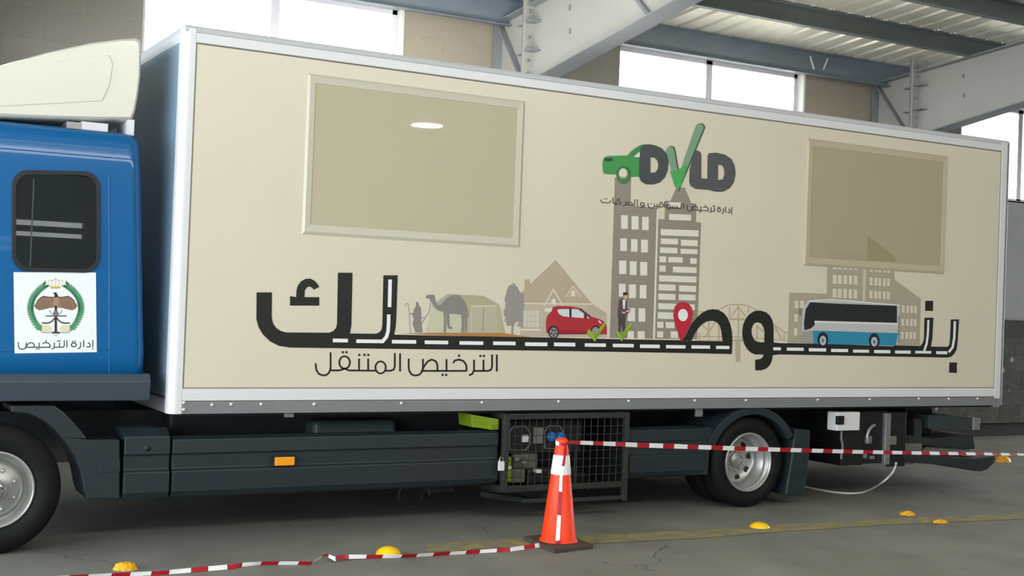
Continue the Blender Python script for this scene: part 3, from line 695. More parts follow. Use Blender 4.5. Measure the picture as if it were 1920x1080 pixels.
for c in MUT_C: g.oval(c[0], c[1], c[2]+8, c[3]+8, BK, 32, hole=(c[2]-9, c[3]-8), lift=1)
for d in TARKHIS_D+MUT_D: g.dot(*d, 10, BK, lift=1)
g.done('subtitle_print', label='thin black Arabic subtitle under the road lettering')

# other words in the same hand
def W_idara(): return ([[(0, 118), (0, 272)], [(-75, 172), (-52, 192), (-42, 225), (-45, 264), (-98, 266)], [(-140, 118), (-140, 272)], [(-188, 165), (-188, 255), (-203, 295), (-235, 308)]],
                       [(-292, 222, 38, 42)], [(0, 302), (-310, 150), (-275, 150)])
def W_tarkhis(al=True):
    st = [[(x-1783, y) for x, y in s] for s in TARKHIS]; dd = [(x-1783, y) for x, y in TARKHIS_D]
    if not al:
        st = st[2:]; st.insert(0, [(-120, 266), (-203, 266)])
    return st, [], dd
def W_sawaqin(): return ([[(0, 118), (0, 272)], [(-45, 118), (-45, 235), (-60, 264), (-245, 266)], [(-120, 205), (-120, 266)], [(-162, 205), (-162, 266)], [(-204, 205), (-204, 266)],
                          [(-243, 230), (-246, 275), (-268, 302), (-310, 308)], [(-350, 118), (-350, 272)], [(-400, 262), (-540, 266)], [(-490, 190), (-490, 266)],
                          [(-540, 190), (-540, 262), (-562, 298), (-598, 308), (-638, 295), (-655, 250), (-655, 190)]],
                         [(-281, 228, 36, 38), (-412, 218, 40, 42)], [(-398, 140), (-430, 140), (-475, 302), (-507, 302), (-598, 200)])
def W_markabat(): return ([[(0, 118), (0, 272)], [(-45, 118), (-45, 235), (-60, 264), (-90, 266)], [(-160, 266), (-200, 266)], [(-200, 190), (-200, 262), (-215, 295), (-248, 308)],
                           [(-300, 120), (-350, 172), (-296, 215), (-290, 266), (-420, 266)], [(-370, 200), (-370, 266)], [(-420, 118), (-420, 266)], [(-465, 195), (-470, 245), (-500, 266), (-600, 266), (-624, 248), (-628, 195)]],
                          [(-125, 238, 38, 40)], [(-370, 302), (-530, 165), (-566, 165)])
def W_wa(): return ([[(-8, 232), (-11, 278), (-35, 304), (-80, 310)]], [(-46, 230, 37, 40)], [])
def word(g, W, xr, xl, ybase, slope, vs, wd, rgb):
    st, ci, dd = W; us = [u for s in st for u, v in s]+[c[0]-c[2] for c in ci]+[c[0]+c[2] for c in ci]; u1, u0 = max(us), min(us)
    hs = (xr-xl)/(u1-u0)
    f = lambda q: (xl+(q[0]-u0)*hs, ybase+(xl+(q[0]-u0)*hs-xr)*slope+(q[1]-266)*vs)
    for s in st: g.stroke([f(q) for q in s], wd, rgb, lift=1)
    for cx, cy, rx, ry in ci:
        g.stroke([f((cx+rx*math.cos(a*math.pi/8), cy+ry*math.sin(a*math.pi/8))) for a in range(16)], wd, rgb, closed=True, sub=2, lift=1)
    for d in dd: g.dot(*f(d), wd*.62, rgb, lift=1)
g = Print(1100, 340, 6.4, d0=.0024); CT = (62, 54, 50)
sl = .0800
for W, xr, xl in ((W_idara(), 1738, 1566), (W_tarkhis(False), 1532, 1203), (W_sawaqin(), 1162, 735), (W_wa(), 690, 642), (W_markabat(), 606, 170)):
    word(g, W, xr, xl, 378+(xr-1735)*sl, sl, .47, 10.5, CT)
g.done('caption_print', label='small dark Arabic caption under the green emblem')

# ---- emblem with the green car, letters and tick
g = Print(1100, 220, 4.909, d0=.0028); GR = (58, 146, 72); GD = (62, 128, 76); DK = (64, 72, 74)
g.poly([(143, 430), (150, 385), (165, 365), (200, 355), (375, 350), (400, 318), (440, 285), (490, 256), (540, 247), (500, 330), (500, 545), (395, 550), (300, 530), (165, 522), (148, 500)], GR)
g.poly([(395, 352), (425, 315), (480, 270), (540, 247), (500, 330), (495, 370), (430, 370)], GD); g.poly([(430, 364), (478, 322), (496, 322), (484, 368)], (226, 222, 208))
g.rect(165, 374, 236, 404, (40, 58, 40)); g.oval(338, 530, 66, 82, (36, 92, 52)); g.oval(336, 533, 58, 76, GD); g.oval(333, 516, 38, 46, (222, 214, 194))
g.poly([(300, 545), (366, 545), (350, 562), (315, 562)], (176, 166, 148))
g.poly([(490, 300), (505, 268), (530, 250), (575, 248), (630, 258), (690, 285), (732, 332), (752, 400), (746, 485), (720, 552), (672, 600), (612, 619), (545, 617), (500, 592), (478, 545), (482, 400)], DK, [[(585, 371), (622, 371), (648, 398), (658, 440), (650, 480), (628, 508), (585, 510)]])
g.poly([(988, 310), (1010, 304), (1042, 316), (1053, 345), (1053, 562), (1108, 565), (1111, 352), (1125, 329), (1190, 325), (1270, 343), (1332, 385), (1361, 450), (1369, 520), (1352, 600), (1312, 655), (1250, 686), (1180, 684), (1122, 668), (1000, 660), (955, 632), (941, 590), (946, 480)], (82, 82, 84), [[(1208, 437), (1245, 442), (1264, 480), (1265, 530), (1250, 572), (1206, 576)]])
g.stroke([(776, 300), (850, 612), (1050, 92)], 76, (46, 84, 58), cap=True); g.stroke([(764, 306), (838, 610), (1036, 94)], 74, (120, 158, 128), cap=True)
g.poly([(765, 490), (800, 500), (845, 478), (930, 430), (872, 620), (856, 645), (836, 652), (812, 640), (800, 610)], (74, 164, 86))
g.done('emblem_print', label='emblem with green car, green tick and dark letters DVLD')

# ---- red car, person, ticks, pin, coach
g = Print(1000, 540, 9, d0=.0030); RC = (176, 44, 56)
g.poly([(300, 395), (322, 345), (320, 322), (420, 302), (620, 310), (760, 332), (835, 370), (965, 478), (1100, 520), (1185, 560), (1232, 640), (1236, 780), (430, 782), (215, 755), (208, 600), (214, 540), (232, 470)], RC)
g.poly([(440, 700), (900, 730), (900, 782), (430, 782)], (150, 34, 46)); g.poly([(398, 372), (440, 356), (605, 355), (610, 488), (500, 478), (430, 440)], (206, 216, 222)); g.poly([(640, 356), (745, 358), (850, 430), (848, 508), (640, 492)], (206, 216, 222))
g.poly([(602, 344), (640, 344), (642, 495), (606, 490)], (40, 34, 38)); g.poly([(770, 340), (800, 344), (972, 480), (940, 488), (856, 430)], (70, 66, 70)); g.poly([(862, 432), (955, 518), (862, 512)], (60, 50, 54)); g.poly([(895, 470), (945, 515), (900, 508)], (220, 220, 222))
g.oval(338, 745, 92, 108, (44, 30, 32)); g.oval(338, 750, 68, 84, (150, 150, 150))
for k in range(5):
    a = -math.pi/2+k*2*math.pi/5; g.stroke([(338+20*math.cos(a+.63), 750+24*math.sin(a+.63)), (338+58*math.cos(a+.63), 750+70*math.sin(a+.63))], 26, (50, 46, 48), lift=12)
g.oval(1045, 720, 84, 86, (60, 34, 36)); g.oval(1045, 725, 60, 66, (148, 146, 144)); g.poly([(1088, 538), (1138, 570), (1136, 604), (1110, 590)], (238, 228, 222))
g.done('red_car_print', label='red hatchback printed above the road')
for k, q in enumerate([[(893, 762), (930, 692), (965, 720), (1025, 792), (1180, 585), (1196, 575), (1200, 640), (1034, 905)], [(1372, 722), (1420, 730), (1475, 790), (1625, 580), (1655, 590), (1650, 640), (1484, 905), (1440, 840)]]):
    g = Print(1000, 540, 9, d0=.0056); g.poly(q, (150, 174, 52)); g.poly([(p[0]+(6 if p[1] < 700 else 0), p[1]-6 if p[1] < 700 else p[1]) for p in [(1025, 792), (1200, 640), (1034, 905)]] if k == 0 else [(1475, 790), (1650, 640), (1484, 905)], (128, 156, 40))
    g.done('tick_print', label=('lime tick over the front of the red car', 'lime tick at the feet of the printed person')[k])
g = Print(1000, 540, 9, d0=.0030)
g.poly([(1430, 480), (1552, 480), (1548, 740), (1502, 745), (1482, 600), (1466, 745), (1432, 735)], (74, 68, 64)); g.poly([(1500, 172), (1445, 200), (1425, 350), (1418, 480), (1552, 492), (1592, 432), (1640, 392), (1625, 350), (1574, 342), (1576, 222), (1560, 182)], (92, 74, 76))
g.poly([(1500, 196), (1552, 196), (1540, 352), (1512, 352)], (228, 224, 226)); g.poly([(1490, 398), (1552, 405), (1548, 432), (1495, 425)], (214, 176, 166)); g.poly([(1556, 380), (1640, 366), (1652, 396), (1562, 408)], (214, 176, 166))
g.poly([(1515, 112), (1582, 112), (1580, 165), (1560, 195), (1516, 178)], (208, 172, 150)); g.poly([(1508, 76), (1560, 70), (1588, 84), (1584, 118), (1530, 122), (1516, 150)], (52, 46, 40)); g.done('person_print', label='printed person in dark jacket and white shirt')
g = Print(1240, 520, 5.4, d0=.0050)
g.poly([(118, 385), (121, 335), (132, 298), (158, 266), (190, 251), (237, 251), (277, 271), (306, 312), (316, 372), (306, 430), (280, 500), (242, 580), (206, 650), (190, 640), (160, 545), (130, 452)], (190, 40, 56)); g.oval(215, 382, 50, 62, (236, 234, 232)); g.done('map_pin_print', label='red map pin')
g = Print(1460, 480, 4.5, d0=.0042)
g.poly([(188, 640), (198, 470), (215, 415), (250, 374), (440, 362), (600, 372), (820, 395), (1022, 412), (1016, 740), (960, 762), (190, 732)], (192, 192, 190))
g.poly([(262, 390), (500, 402), (995, 420), (996, 564), (300, 546), (302, 580), (272, 610), (214, 628), (210, 560), (225, 450)], (34, 38, 40)); g.poly([(300, 546), (1000, 566), (1000, 582), (300, 562)], (222, 222, 222))
g.poly([(270, 628), (1006, 650), (985, 757), (280, 740)], (46, 138, 172)); g.poly([(190, 640), (285, 628), (292, 738), (190, 730)], (160, 156, 152))
g.stroke([(252, 380), (440, 368), (820, 398), (1018, 416)], 8, (225, 225, 225), lift=9); g.stroke([(178, 440), (180, 500)], 16, (120, 118, 110), lift=9)
for cx, cy in ((370, 705), (803, 715)): g.oval(cx, cy, 46, 64, (30, 36, 48)); g.oval(cx, cy+8, 27, 40, (188, 192, 196)); g.oval(cx, cy+8, 12, 18, (110, 116, 122))
g.stroke([(1012, 500), (1008, 735)], 7, (110, 110, 108), lift=12)
g.done('coach_print', label='blue and silver coach printed on the road')

# ---- cab
CY = .08
m = MB(); N = 10
def cabring(z, xf, xb, y0, y1, r=.09):
    pts = []
    for cx, cy, a0 in ((xb-r, y0+r, -90), (xb-r, y1-r, 0), (xf+r*2, y1-r*2, 90), (xf+r*2, y0+r*2, 180)):
        rr = r if cx > 0.8 else r*2
        for k in range(N+1):
            a = math.radians(a0+90*k/N); pts.append((cx+rr*math.cos(a), cy+rr*math.sin(a), z))
    return pts
lv = [(1.15, -.22, 2.155, CY, 2.42), (1.3, -.22, 2.155, CY, 2.42), (1.9, -.2, 2.12, CY, 2.42), (2.55, -.02, 2.085, CY+.002, 2.418), (2.73, .08, 2.068, CY+.008, 2.412), (2.775, .12, 2.06, CY+.025, 2.395), (2.805, .16, 2.045, CY+.06, 2.36), (2.825, .3, 1.98, CY+.15, 2.27)]
rings = [cabring(*q) for q in lv]; nn = len(rings[0])
v = [p for r_ in rings for p in r_]
f = [(i*nn+k, i*nn+(k+1) % nn, (i+1)*nn+(k+1) % nn, (i+1)*nn+k) for i in range(len(rings)-1) for k in range(nn)]
m.add(v, f, 'cab_blue', True); m.add(rings[-1], [tuple(range(nn))], 'cab_blue'); m.add(rings[0], [tuple(reversed(range(nn)))], 'cab_blue')
cab = tag(m.build('cab', T, weld=True), 'blue sleeper cab')
P1 = lambda x, y, Y: un(x, y, 1, Y)
def rr_px(x0, y0, x1, y1, rx, ry, tilt=0.0, n=8):
    pts = []
    for cx, cy, a0 in ((x1-rx, y0+ry, -90), (x1-rx, y1-ry, 0), (x0+rx, y1-ry, 90), (x0+rx, y0+ry, 180)):
        for k in range(n+1):
            a = math.radians(a0+90*k/n); x = cx+rx*math.cos(a); pts.append((x, cy+ry*math.sin(a)+tilt*(x-x0)))
    return pts
def pxz(pts, Y): return [(un(x, y, 1, Y).x, un(x, y, 1, Y).z) for x, y in pts]
so = pxz(rr_px(22, 318, 187, 508, 30, 32, .025), CY); si = pxz(rr_px(30, 327, 181, 501, 24, 27, .025), CY)
m = MB().prism(so, 1, CY-.012, CY+.02, 'seal_black', [si]); m.build('window_seal', cab, bevel=.003)
m = MB().prism(si, 1, CY-.004, CY+.001, 'cab_glass'); m.build('cab_window', cab)
m = MB().prism(pxz(rr_px(24, 322, 185, 505, 28, 30, .025), CY), 1, CY-.0012, CY-.0006, 'cab_inside'); m.build('dark_backing', cab)
m = MB(); gx = un(60, 420, 1, CY-.006).x; gz0 = un(60, 500, 1, CY).z; gz1 = un(60, 335, 1, CY).z
m.box(gx-.004, gx+.004, CY-.009, CY-.004, gz0, gz1, 'cab_trim'); m.build('window_divider', cab)
# door seams
m = MB()
for pts in ([(0, 658), (24, 658)], [(182, 656), (204, 655)]):
    a, b = un(*pts[0], 1, CY), un(*pts[1], 1, CY); m.rod(a, b, .005, 'cab_blue', 6)
a, b = un(205, 330, 1, CY), un(205, 704, 1, CY); m.rod((a.x, CY+.001, a.z), (b.x, CY+.001, b.z), .004, 'cab_blue', 6)
a, b = un(0, 278, 1, CY+.01), un(258, 300, 1, CY+.01); m.rod((a.x, CY+.004, a.z), (b.x, CY+.005, b.z), .004, 'cab_blue', 6)
m.build('panel_seam', cab)
m = MB(); z0 = .975; z1 = 1.168; m.prism([(.06, z0+.01), (.045, z1-.055), (.075, z1), (2.42, z1), (2.44, z0+.01)], 0, -.2, 2.185, 'cab_trim'); tag(m.build('sill_trim', cab, bevel=.008), 'grey plastic trim under the blue cab')
m = MB(); m.prism([(-.24, 1.9), (-.235, 2.0), (-.06, 2.58), (-.03, 2.55), (-.2, 1.9)], 1, .35, 2.15, 'cab_glass'); m.build('windscreen', cab)
m = MB(); m.box(-.3, .2, .12, 2.38, .45, .97, 'cab_trim'); m.build('front_bumper', cab, bevel=.04)
# door sticker with crest
g = Print(0, 500, 6, plane=CY, d0=.0012); K = (52, 46, 42)
g.poly([(152, 62), (1078, 66), (1088, 962), (164, 975)], (238, 240, 242))
GO = (205, 172, 96); BR = (140, 112, 92); GN = (84, 148, 112)
g.poly([(565, 222), (680, 222), (676, 247), (570, 247)], GO)
for s_ in ([(572, 224), (540, 180), (560, 152), (600, 160)], [(597, 222), (583, 165), (625, 140)], [(625, 222), (625, 120)], [(652, 222), (667, 165), (625, 140)], [(678, 224), (710, 180), (690, 152), (650, 160)]): g.stroke(s_, 7, GO, True, lift=3)
for mir in (0, 1):
    F = (lambda q: q) if not mir else (lambda q: (1254-q[0], q[1]))
    arc = smooth_path([(505, 210, 0), (432, 270, 0), (372, 350, 0), (345, 440, 0), (352, 530, 0), (395, 630, 0), (465, 720, 0)], 4)
    g.stroke([F((p.x, p.y)) for p in arc], 30, GN, lift=3)
    for i in range(0, len(arc)-1, 1):
        p = arc[i]; d = (arc[i]-arc[i+1]).normalized(); n2 = Vector((-d.y, d.x, 0))
        for sg in (-1, 1):
            tip = p+d*42+n2*sg*42; b1 = p+n2*sg*6-d*10; b2 = p+d*22+n2*sg*4; md = p+d*14+n2*sg*32
            g.poly([F((b1.x, b1.y)), F((md.x, md.y)), F((tip.x, tip.y)), F((b2.x, b2.y))], (70, 134, 98) if sg > 0 else GN, lift=4)
    g.poly([F(q) for q in [(612, 345), (560, 348), (490, 332), (460, 346), (420, 380), (382, 440), (402, 470), (440, 492), (500, 480), (560, 465), (608, 460)]], BR, lift=6)
    g.stroke([F(q) for q in [(608, 345), (540, 342), (490, 332), (455, 350), (415, 390)]], 10, (60, 44, 36), lift=7)
    for k in range(5): g.stroke([F((560-k*34, 380+k*6)), F((530-k*30, 468+k*2))], 7, (112, 86, 68), lift=7)
    g.stroke([F(q) for q in [(470, 632), (540, 634), (585, 612), (620, 572)]], 15, K, True, lift=7); g.stroke([F(q) for q in [(555, 485), (580, 530), (627, 552)]], 8, (120, 118, 116), True, lift=7)
    g.poly([F(q) for q in [(470, 650), (560, 665), (590, 700), (560, 735), (470, 738)]], (224, 214, 184), lift=6); g.stroke([F(q) for q in [(470, 650), (470, 738)]], 8, (190, 176, 120), lift=7); g.stroke([F(q) for q in [(470, 738), (560, 742), (627, 720)]], 7, (90, 120, 90), True, lift=7)
g.poly([(604, 330), (660, 330), (660, 420), (645, 470), (615, 470), (600, 420)], (166, 132, 108), lift=8); g.poly([(596, 300), (612, 287), (635, 292), (652, 325), (655, 345), (610, 345), (612, 310)], (40, 34, 32), lift=9)
g.stroke([(627, 440), (627, 740)], 28, K, lift=8); g.stroke([(515, 556), (748, 554)], 12, K, lift=8); g.oval(627, 525, 32, 32, (120, 116, 112), lift=9); g.stroke([(585, 745), (672, 745)], 16, K, lift=8); g.stroke([(606, 760), (627, 778), (650, 760)], 6, (150, 150, 150), lift=8)
word(g, W_idara(), 1044, 802, 902, .0, .52, 12, (40, 40, 42)); word(g, W_tarkhis(), 752, 206, 906, -.004, .52, 12, (40, 40, 42))
g.done('door_sticker', cab, 'white square sticker with a crest and Arabic wording')
# air deflector
m = MB(); top_px = [(-140, 158), (-60, 140), (0, 122), (90, 96), (170, 78), (230, 70), (258, 68)]; bot_px = [(250, 226), (180, 226), (90, 224), (0, 221), (-140, 218)]
DY = .17
prof = pxz(top_px+[(266, 72), (268, 90), (267, 140), (262, 180), (256, 212)]+bot_px, DY)
nP = len(prof); cxx = sum(p[0] for p in prof)/nP; czz = sum(p[1] for p in prof)/nP
ringsD = []
for y, s_ in ((DY+.06, .88), (DY+.02, .955), (DY, .93), (DY, .90), (DY+.012, .80)): pass
secs = [(DY, .90), (DY+.012, .95), (DY+.04, .985), (DY+.1, 1.0), (2.5-DY-.1, 1.0), (2.5-DY-.04, .985), (2.5-DY, .9)]
for y, s_ in secs:
    ringsD.append([((p[0]-cxx)*(1-(1-s_)*.55)+cxx if p[0] > cxx else p[0], y, (p[1]-czz)*s_+czz) for p in prof])
v = [p for r_ in ringsD for p in r_]
m.add(v, [(i*nP+k, i*nP+(k+1) % nP, (i+1)*nP+(k+1) % nP, (i+1)*nP+k) for i in range(len(secs)-1) for k in range(nP)], 'cream_shell', True)
for R_ in (ringsD[0], ringsD[-1]):
    tr = tessellate_polygon([[Vector((p[0], p[2], 0)) for p in R_]]); m.add(R_, [tuple(t) for t in tr], 'cream_shell')
dfl = tag(m.build('air_deflector', T), 'cream roof air deflector')
ins = pxz([(-140, 172), (0, 143), (90, 118), (165, 106), (205, 103), (212, 120), (206, 160), (192, 190), (120, 194), (0, 200), (-140, 200)], DY)
m = MB().prism(ins, 1, DY-.005, DY+.01, 'cream_shell'); m.build('raised_panel', dfl, bevel=.01, seg=3)
for x0, y0, x1, y1, mt in ((124, 228, 152, 240, 'alloy'), (152, 228, 201, 246, 'white_profile'), (237, 224, 250, 248, 'white_profile'), (-60, 224, -20, 240, 'alloy')):
    a = un(x0, y0, 1, .22); b = un(x1, y1, 1, .22); m = MB().box(a.x, b.x, .2, .5, 2.78, max(a.z, 2.84), mt); m.build('deflector_bracket', T)

# ---- chassis
m = MB()
for y in (.75, 1.75): m.box(-.1, 10.5, y-.035, y+.035, .62, .86, 'dark_chassis')
for x in (.3, 2.6, 4.2, 5.8, 7.0, 8.2, 9.6): m.box(x-.05, x+.05, .78, 1.72, .64, .84, 'dark_chassis')
m.build('chassis_frame', T)
m = MB().box(2.4, 7.0, 2.25, 2.4, .32, .88, 'dark_chassis'); m.build('side_skirt', T)
m = MB().box(2.45, 4.9, .55, .72, .35, .86, 'dark_chassis'); m.build('fuel_tank', T, bevel=.03)
a = un(588, 818, 1, .32); b = un(746, 787, 1, .32); m = MB().box(a.x, b.x, .32, .54, .42, b.z, 'lift_teal'); m.build('air_tank', T, bevel=.05, seg=4)
m = MB().rod((1.2, .35, .4), (1.2, 2.15, .4), .06, 'dark_chassis', 10); m.build('axle', T)
m = MB().rod((7.51, .35, .4), (7.51, 2.15, .4), .06, 'dark_chassis', 10)
m.lathe([(0, -.18), (.12, -.16), (.19, -.06), (.19, .06), (.12, .16), (0, .18)], (7.51, 1.25, .4), 1, 'dark_chassis', 20); m.build('axle', T)
m = MB(); mp = pxz([(20, 762), (102, 762), (120, 774), (141, 795), (155, 812), (164, 828)], .05)
# front mudguard
def mud(pts, y0, y1, mt, name, lab=None, bev=.01):
    m = MB(); m.prism(pxz(pts, y0), 1, y0, y1, mt); o = m.build(name, T, bevel=bev)
    if lab: o['label'] = lab
    return o
fm = mud([(20, 761), (103, 761), (120, 773), (141, 795), (155, 811), (164, 823), (225, 824), (225, 936), (163, 936), (157, 918), (151, 886), (141, 858), (123, 830), (102, 805), (81, 788), (53, 776), (22, 773)], .04, .42, 'skirt_grey', 'front_mudguard')
g_ = pxz([(181, 860), (225, 860), (225, 885), (187, 886)], .04); m = MB().prism(g_, 1, .034, .05, 'skirt_grey'); m.build('ridge', fm, bevel=.004)
# extruded skirt section
ZS = [(.09, .735), (.045, .715), (.04, .62), (.052, .612), (.054, .60), (.054, .515), (.03, .498), (.032, .36), (.06, .32), (.12, .30), (.14, .30), (.14, .735)]
def skirt(x0, x1, name, dz=0): 
    m = MB(); m.prism([(y, z+dz) for y, z in ZS], 0, x0, x1, 'skirt_grey'); return m.build(name, T, bevel=.004)
m = MB(); m.prism([(.14, .79), (.045, .74), (.04, .62), (.052, .612), (.054, .60), (.054, .515), (.03, .498), (.032, .36), (.06, .315), (.4, .31), (.4, .79)], 0, 2.025, 2.335, 'skirt_grey')
sb_ = m.build('step_box', T, bevel=.005)
p = un(277, 841, 1, .04); m = MB().lathe([(0, -.006), (.02, -.006), (.024, -.001), (.024, .006)], (p.x, .045, p.z), 1, 'black_plastic', 16); m.build('box_lock', sb_)
sk = skirt(2.352, 4.93, 'side_skirt'); tag(sk, 'long dark grey ribbed side skirt')
a = un(515, 857, 1, .03); b = un(551, 872, 1, .03); m = MB().box(a.x, b.x, .012, .05, b.z, a.z, 'amber'); tag(m.build('marker_lamp', sk, bevel=.006), 'amber side marker lamp')
m = MB().box(a.x-.01, b.x+.01, .026, .052, b.z-.01, a.z+.01, 'black_plastic'); m.build('lamp_bezel', sk, bevel=.003)
skirt(6.19, 6.98, 'side_skirt')
# hoses under the skirt
m = MB(); c = un(780, 925, 1, .35)
m.tube([c+Vector((.12*math.cos(t), .02*t, .11*math.sin(t)-.02)) for t in [i*.35 for i in range(19)]], .009, 'dark_chassis', 6); m.build('air_hose', T)
m = MB(); p = un(820, 915, 1, .35); m.box(p.x-.1, p.x+.13, .3, .42, p.z-.03, p.z+.12, 'dark_chassis'); m.build('valve_block', T, bevel=.01)
for x in (543, 1312):
    p = un(x, 776, 1, .03); MB().box(p.x-.035, p.x+.035, .03, .06, p.z-.025, BZ0+.01, 'alloy').build('box_clamp', T, bevel=.004)

# ---- wheels
def tyre(x, y, r=.405, w_=.235, flip=1, ri=.262):
    m = MB(); pr = [(ri, .035), (ri+.02, .008), (.33, -.004), (.365, .004), (r-.02, .022), (r-.004, .04), (r, .06)]
    k = 5
    for i in range(k):
        a = .06+(w_-.12)*i/k; b = .06+(w_-.12)*(i+1)/k; g0 = (b-a)*.3
        pr += [(r, b-g0), (r-.012, b-g0+.001), (r-.012, b-.001), (r, b)]
    pr += [(r, w_-.06), (r-.004, w_-.04), (r-.02, w_-.022), (.365, w_-.004), (.33, w_+.004), (ri+.02, w_-.008), (ri, w_-.035), (ri, .035)]
    m.lathe([(a, b*flip) for a, b in pr], (x, y, r), 1, 'tyre_rubber', 64); return m.build('tyre', T)
def rim(x, y, prof, nuts, rn, yn, holes=0, rh=0, yh=0, hub=None, r=.405, flip=1, name='wheel_rim', hm='chrome'):
    m = MB(); m.lathe([(a, b*flip) for a, b in prof], (x, y, r), 1, 'wheel_silver', 64); o = m.build(name, T)
    for k in range(nuts):
        a = 2*math.pi*(k+.5)/nuts; c = (x+rn*math.cos(a), y+yn*flip, r+rn*math.sin(a))
        MB().lathe([(b_, h*flip) for b_, h in [(0, -.026), (.009, -.025), (.012, -.018), (.013, 0)]], c, 1, 'wheel_silver', 6).build('lug_nut', o)
    if holes:
        for k in range(holes):
            m = MB(); a = 2*math.pi*(k+.25)/holes; c = (x+rh*math.cos(a), y+(yh-.003)*flip, r+rh*math.sin(a)); m.lathe([(0, 0), (.028, 0), (.031, .004*flip), (.031, .02*flip)], c, 1, 'black_plastic', 16)
            tag(m.build('vent_hole', o), 'dark round vent hole in the wheel disc')
    if hub:
        m = MB(); m.lathe([(a, b*flip) for a, b in hub], (x, y, r), 1, hm, 32); m.build('hub_cap', o)
    return o
fprof = [(.252, .055), (.252, .02), (.246, .012), (.237, .014), (.232, .03), (.222, .085), (.206, .11), (.192, .10), (.182, .06), (.165, .042), (.10, .030), (.085, .02), (0, .02)]
rprof = [(.266, .05), (.266, .02), (.258, .012), (.248, .016), (.246, .034), (.238, .05), (.232, .05), (.230, .075), (.236, .085), (.234, .1), (.222, .108), (.219, .135), (.210, .142), (.207, .17), (.203, .19), (.195, .2), (.15, .214), (.125, .222), (.11, .216), (0, .216)]
FWX, RWX = 1.2, 7.515
tyre(FWX, -.02, r=.42, ri=.248); rim(FWX, -.02, fprof, 8, .135, .036, 0, r=.42, hub=[(.072, .03), (.072, -.01), (.06, -.03), (.03, -.035), (0, -.036)])
tyre(RWX, .05); rim(RWX, .05, rprof, 10, .092, .217, 8, .168, .208, hub=[(.064, .217), (.064, .19), (.058, .183), (.05, .186), (.047, .176), (.03, .17), (0, .168)], hm='wheel_silver')
tyre(RWX, .33); tyre(FWX, 2.5, flip=-1); tyre(RWX, 2.45, flip=-1); tyre(RWX, 2.17, flip=-1)
# ---- rear mudguard and flap
m = MB(); th = [math.radians(a) for a in range(28, 166, 6)]; out = []; inn = []
for a in th: out.append((RWX+.535*math.cos(a), .405+.50*math.sin(a))); inn.append((RWX+.475*math.cos(a), .405+.455*math.sin(a)))
m.prism(out+inn[::-1], 1, .06, .66, 'skirt_grey'); m.prism(out+[(RWX+.46*math.cos(a), .405+.43*math.sin(a)) for a in th][::-1], 1, .02, .06, 'skirt_grey'); rm = m.build('rear_mudguard', T, bevel=.006)
mud([(1297, 806), (1330, 800), (1345, 812), (1331, 835), (1327, 890), (1297, 890)], .05, .6, 'skirt_grey', 'mudguard_bracket')
m = MB(); m.prism([(8.02, .70), (8.2, .685), (8.195, .42), (8.15, .08), (7.93, .10), (7.985, .4), (8.0, .55)], 1, .03, .60, 'skirt_grey'); tag(m.build('mud_flap', T, bevel=.012), 'dark mud flap behind the rear wheel')
# ---- generator cage
GX0, GX1, GZ0, GZ1 = 4.945, 6.145, .255, .872
m = MB(); fr = .045
for x in (GX0, GX1-fr):
    z0 = GZ0 if x == GX0 else .135
    m.box(x, x+fr, -.02, -.02+fr, z0, GZ1, 'cage_steel'); m.box(x, x+fr, .55, .55+fr, z0, GZ1, 'cage_steel')
    for z in (GZ0, GZ1-fr): m.box(x, x+fr, .025, .55, z, z+fr, 'cage_steel')
for y in (-.02, .55):
    for z in (GZ0, GZ1-fr): m.box(GX0+fr, GX1-fr, y, y+fr, z, z+fr, 'cage_steel')
m.box(5.60, GX1-fr, -.02, .025, .15, .18, 'cage_steel'); m.box(5.42, 5.47, -.02, .57, .14, .255, 'cage_steel'); m.box(5.15, 5.6, -.02, .025, .16, .19, 'cage_steel')
cage = tag(m.build('generator_cage', T, bevel=.004), 'dark steel mesh cage hung under the box')
m = MB(); nx, nz = 17, 8
for i in range(1, nx): x = GX0+fr+(GX1-GX0-2*fr)*i/nx; m.rod((x, .0, GZ0+fr*.5), (x, .0, GZ1-fr*.5), .0032, 'cage_steel', 5)
for j in range(1, nz): z = GZ0+fr+(GZ1-GZ0-2*fr)*j/nz; m.rod((GX0+fr*.5, -.005, z), (GX1-fr*.5, -.005, z), .0032, 'cage_steel', 5)
m.build('wire_mesh', cage)
MB().box(GX0, GX1, .02, .58, GZ0-.012, GZ0, 'cage_steel').build('cage_floor', cage)
MB().box(GX0, GX1, .6, .606, GZ0, GZ1, 'cabinet_black').build('back_sheet', cage)
MB().box(GX1-.052, GX1-.046, .03, .6, GZ0, GZ1, 'cabinet_black').build('end_sheet', cage)
a = un(939, 870, 1, -.03); m = MB(); m.box(a.x-.02, a.x+.025, -.045, -.02, a.z-.05, a.z+.02, 'white_plastic'); m.tube([(a.x-.012, -.032, a.z+.02), (a.x-.012, -.032, a.z+.045), (a.x+.002, -.032, a.z+.058), (a.x+.016, -.032, a.z+.045), (a.x+.016, -.032, a.z+.02)], .004, 'chrome', 6); tag(m.build('padlock', cage), 'pale padlock on the cage corner')
m = MB(); m.prism([(4.86, .24), (5.55, .13), (5.55, .09), (4.86, .2)], 1, .1, .18, 'dark_chassis'); m.build('support_arm', cage)
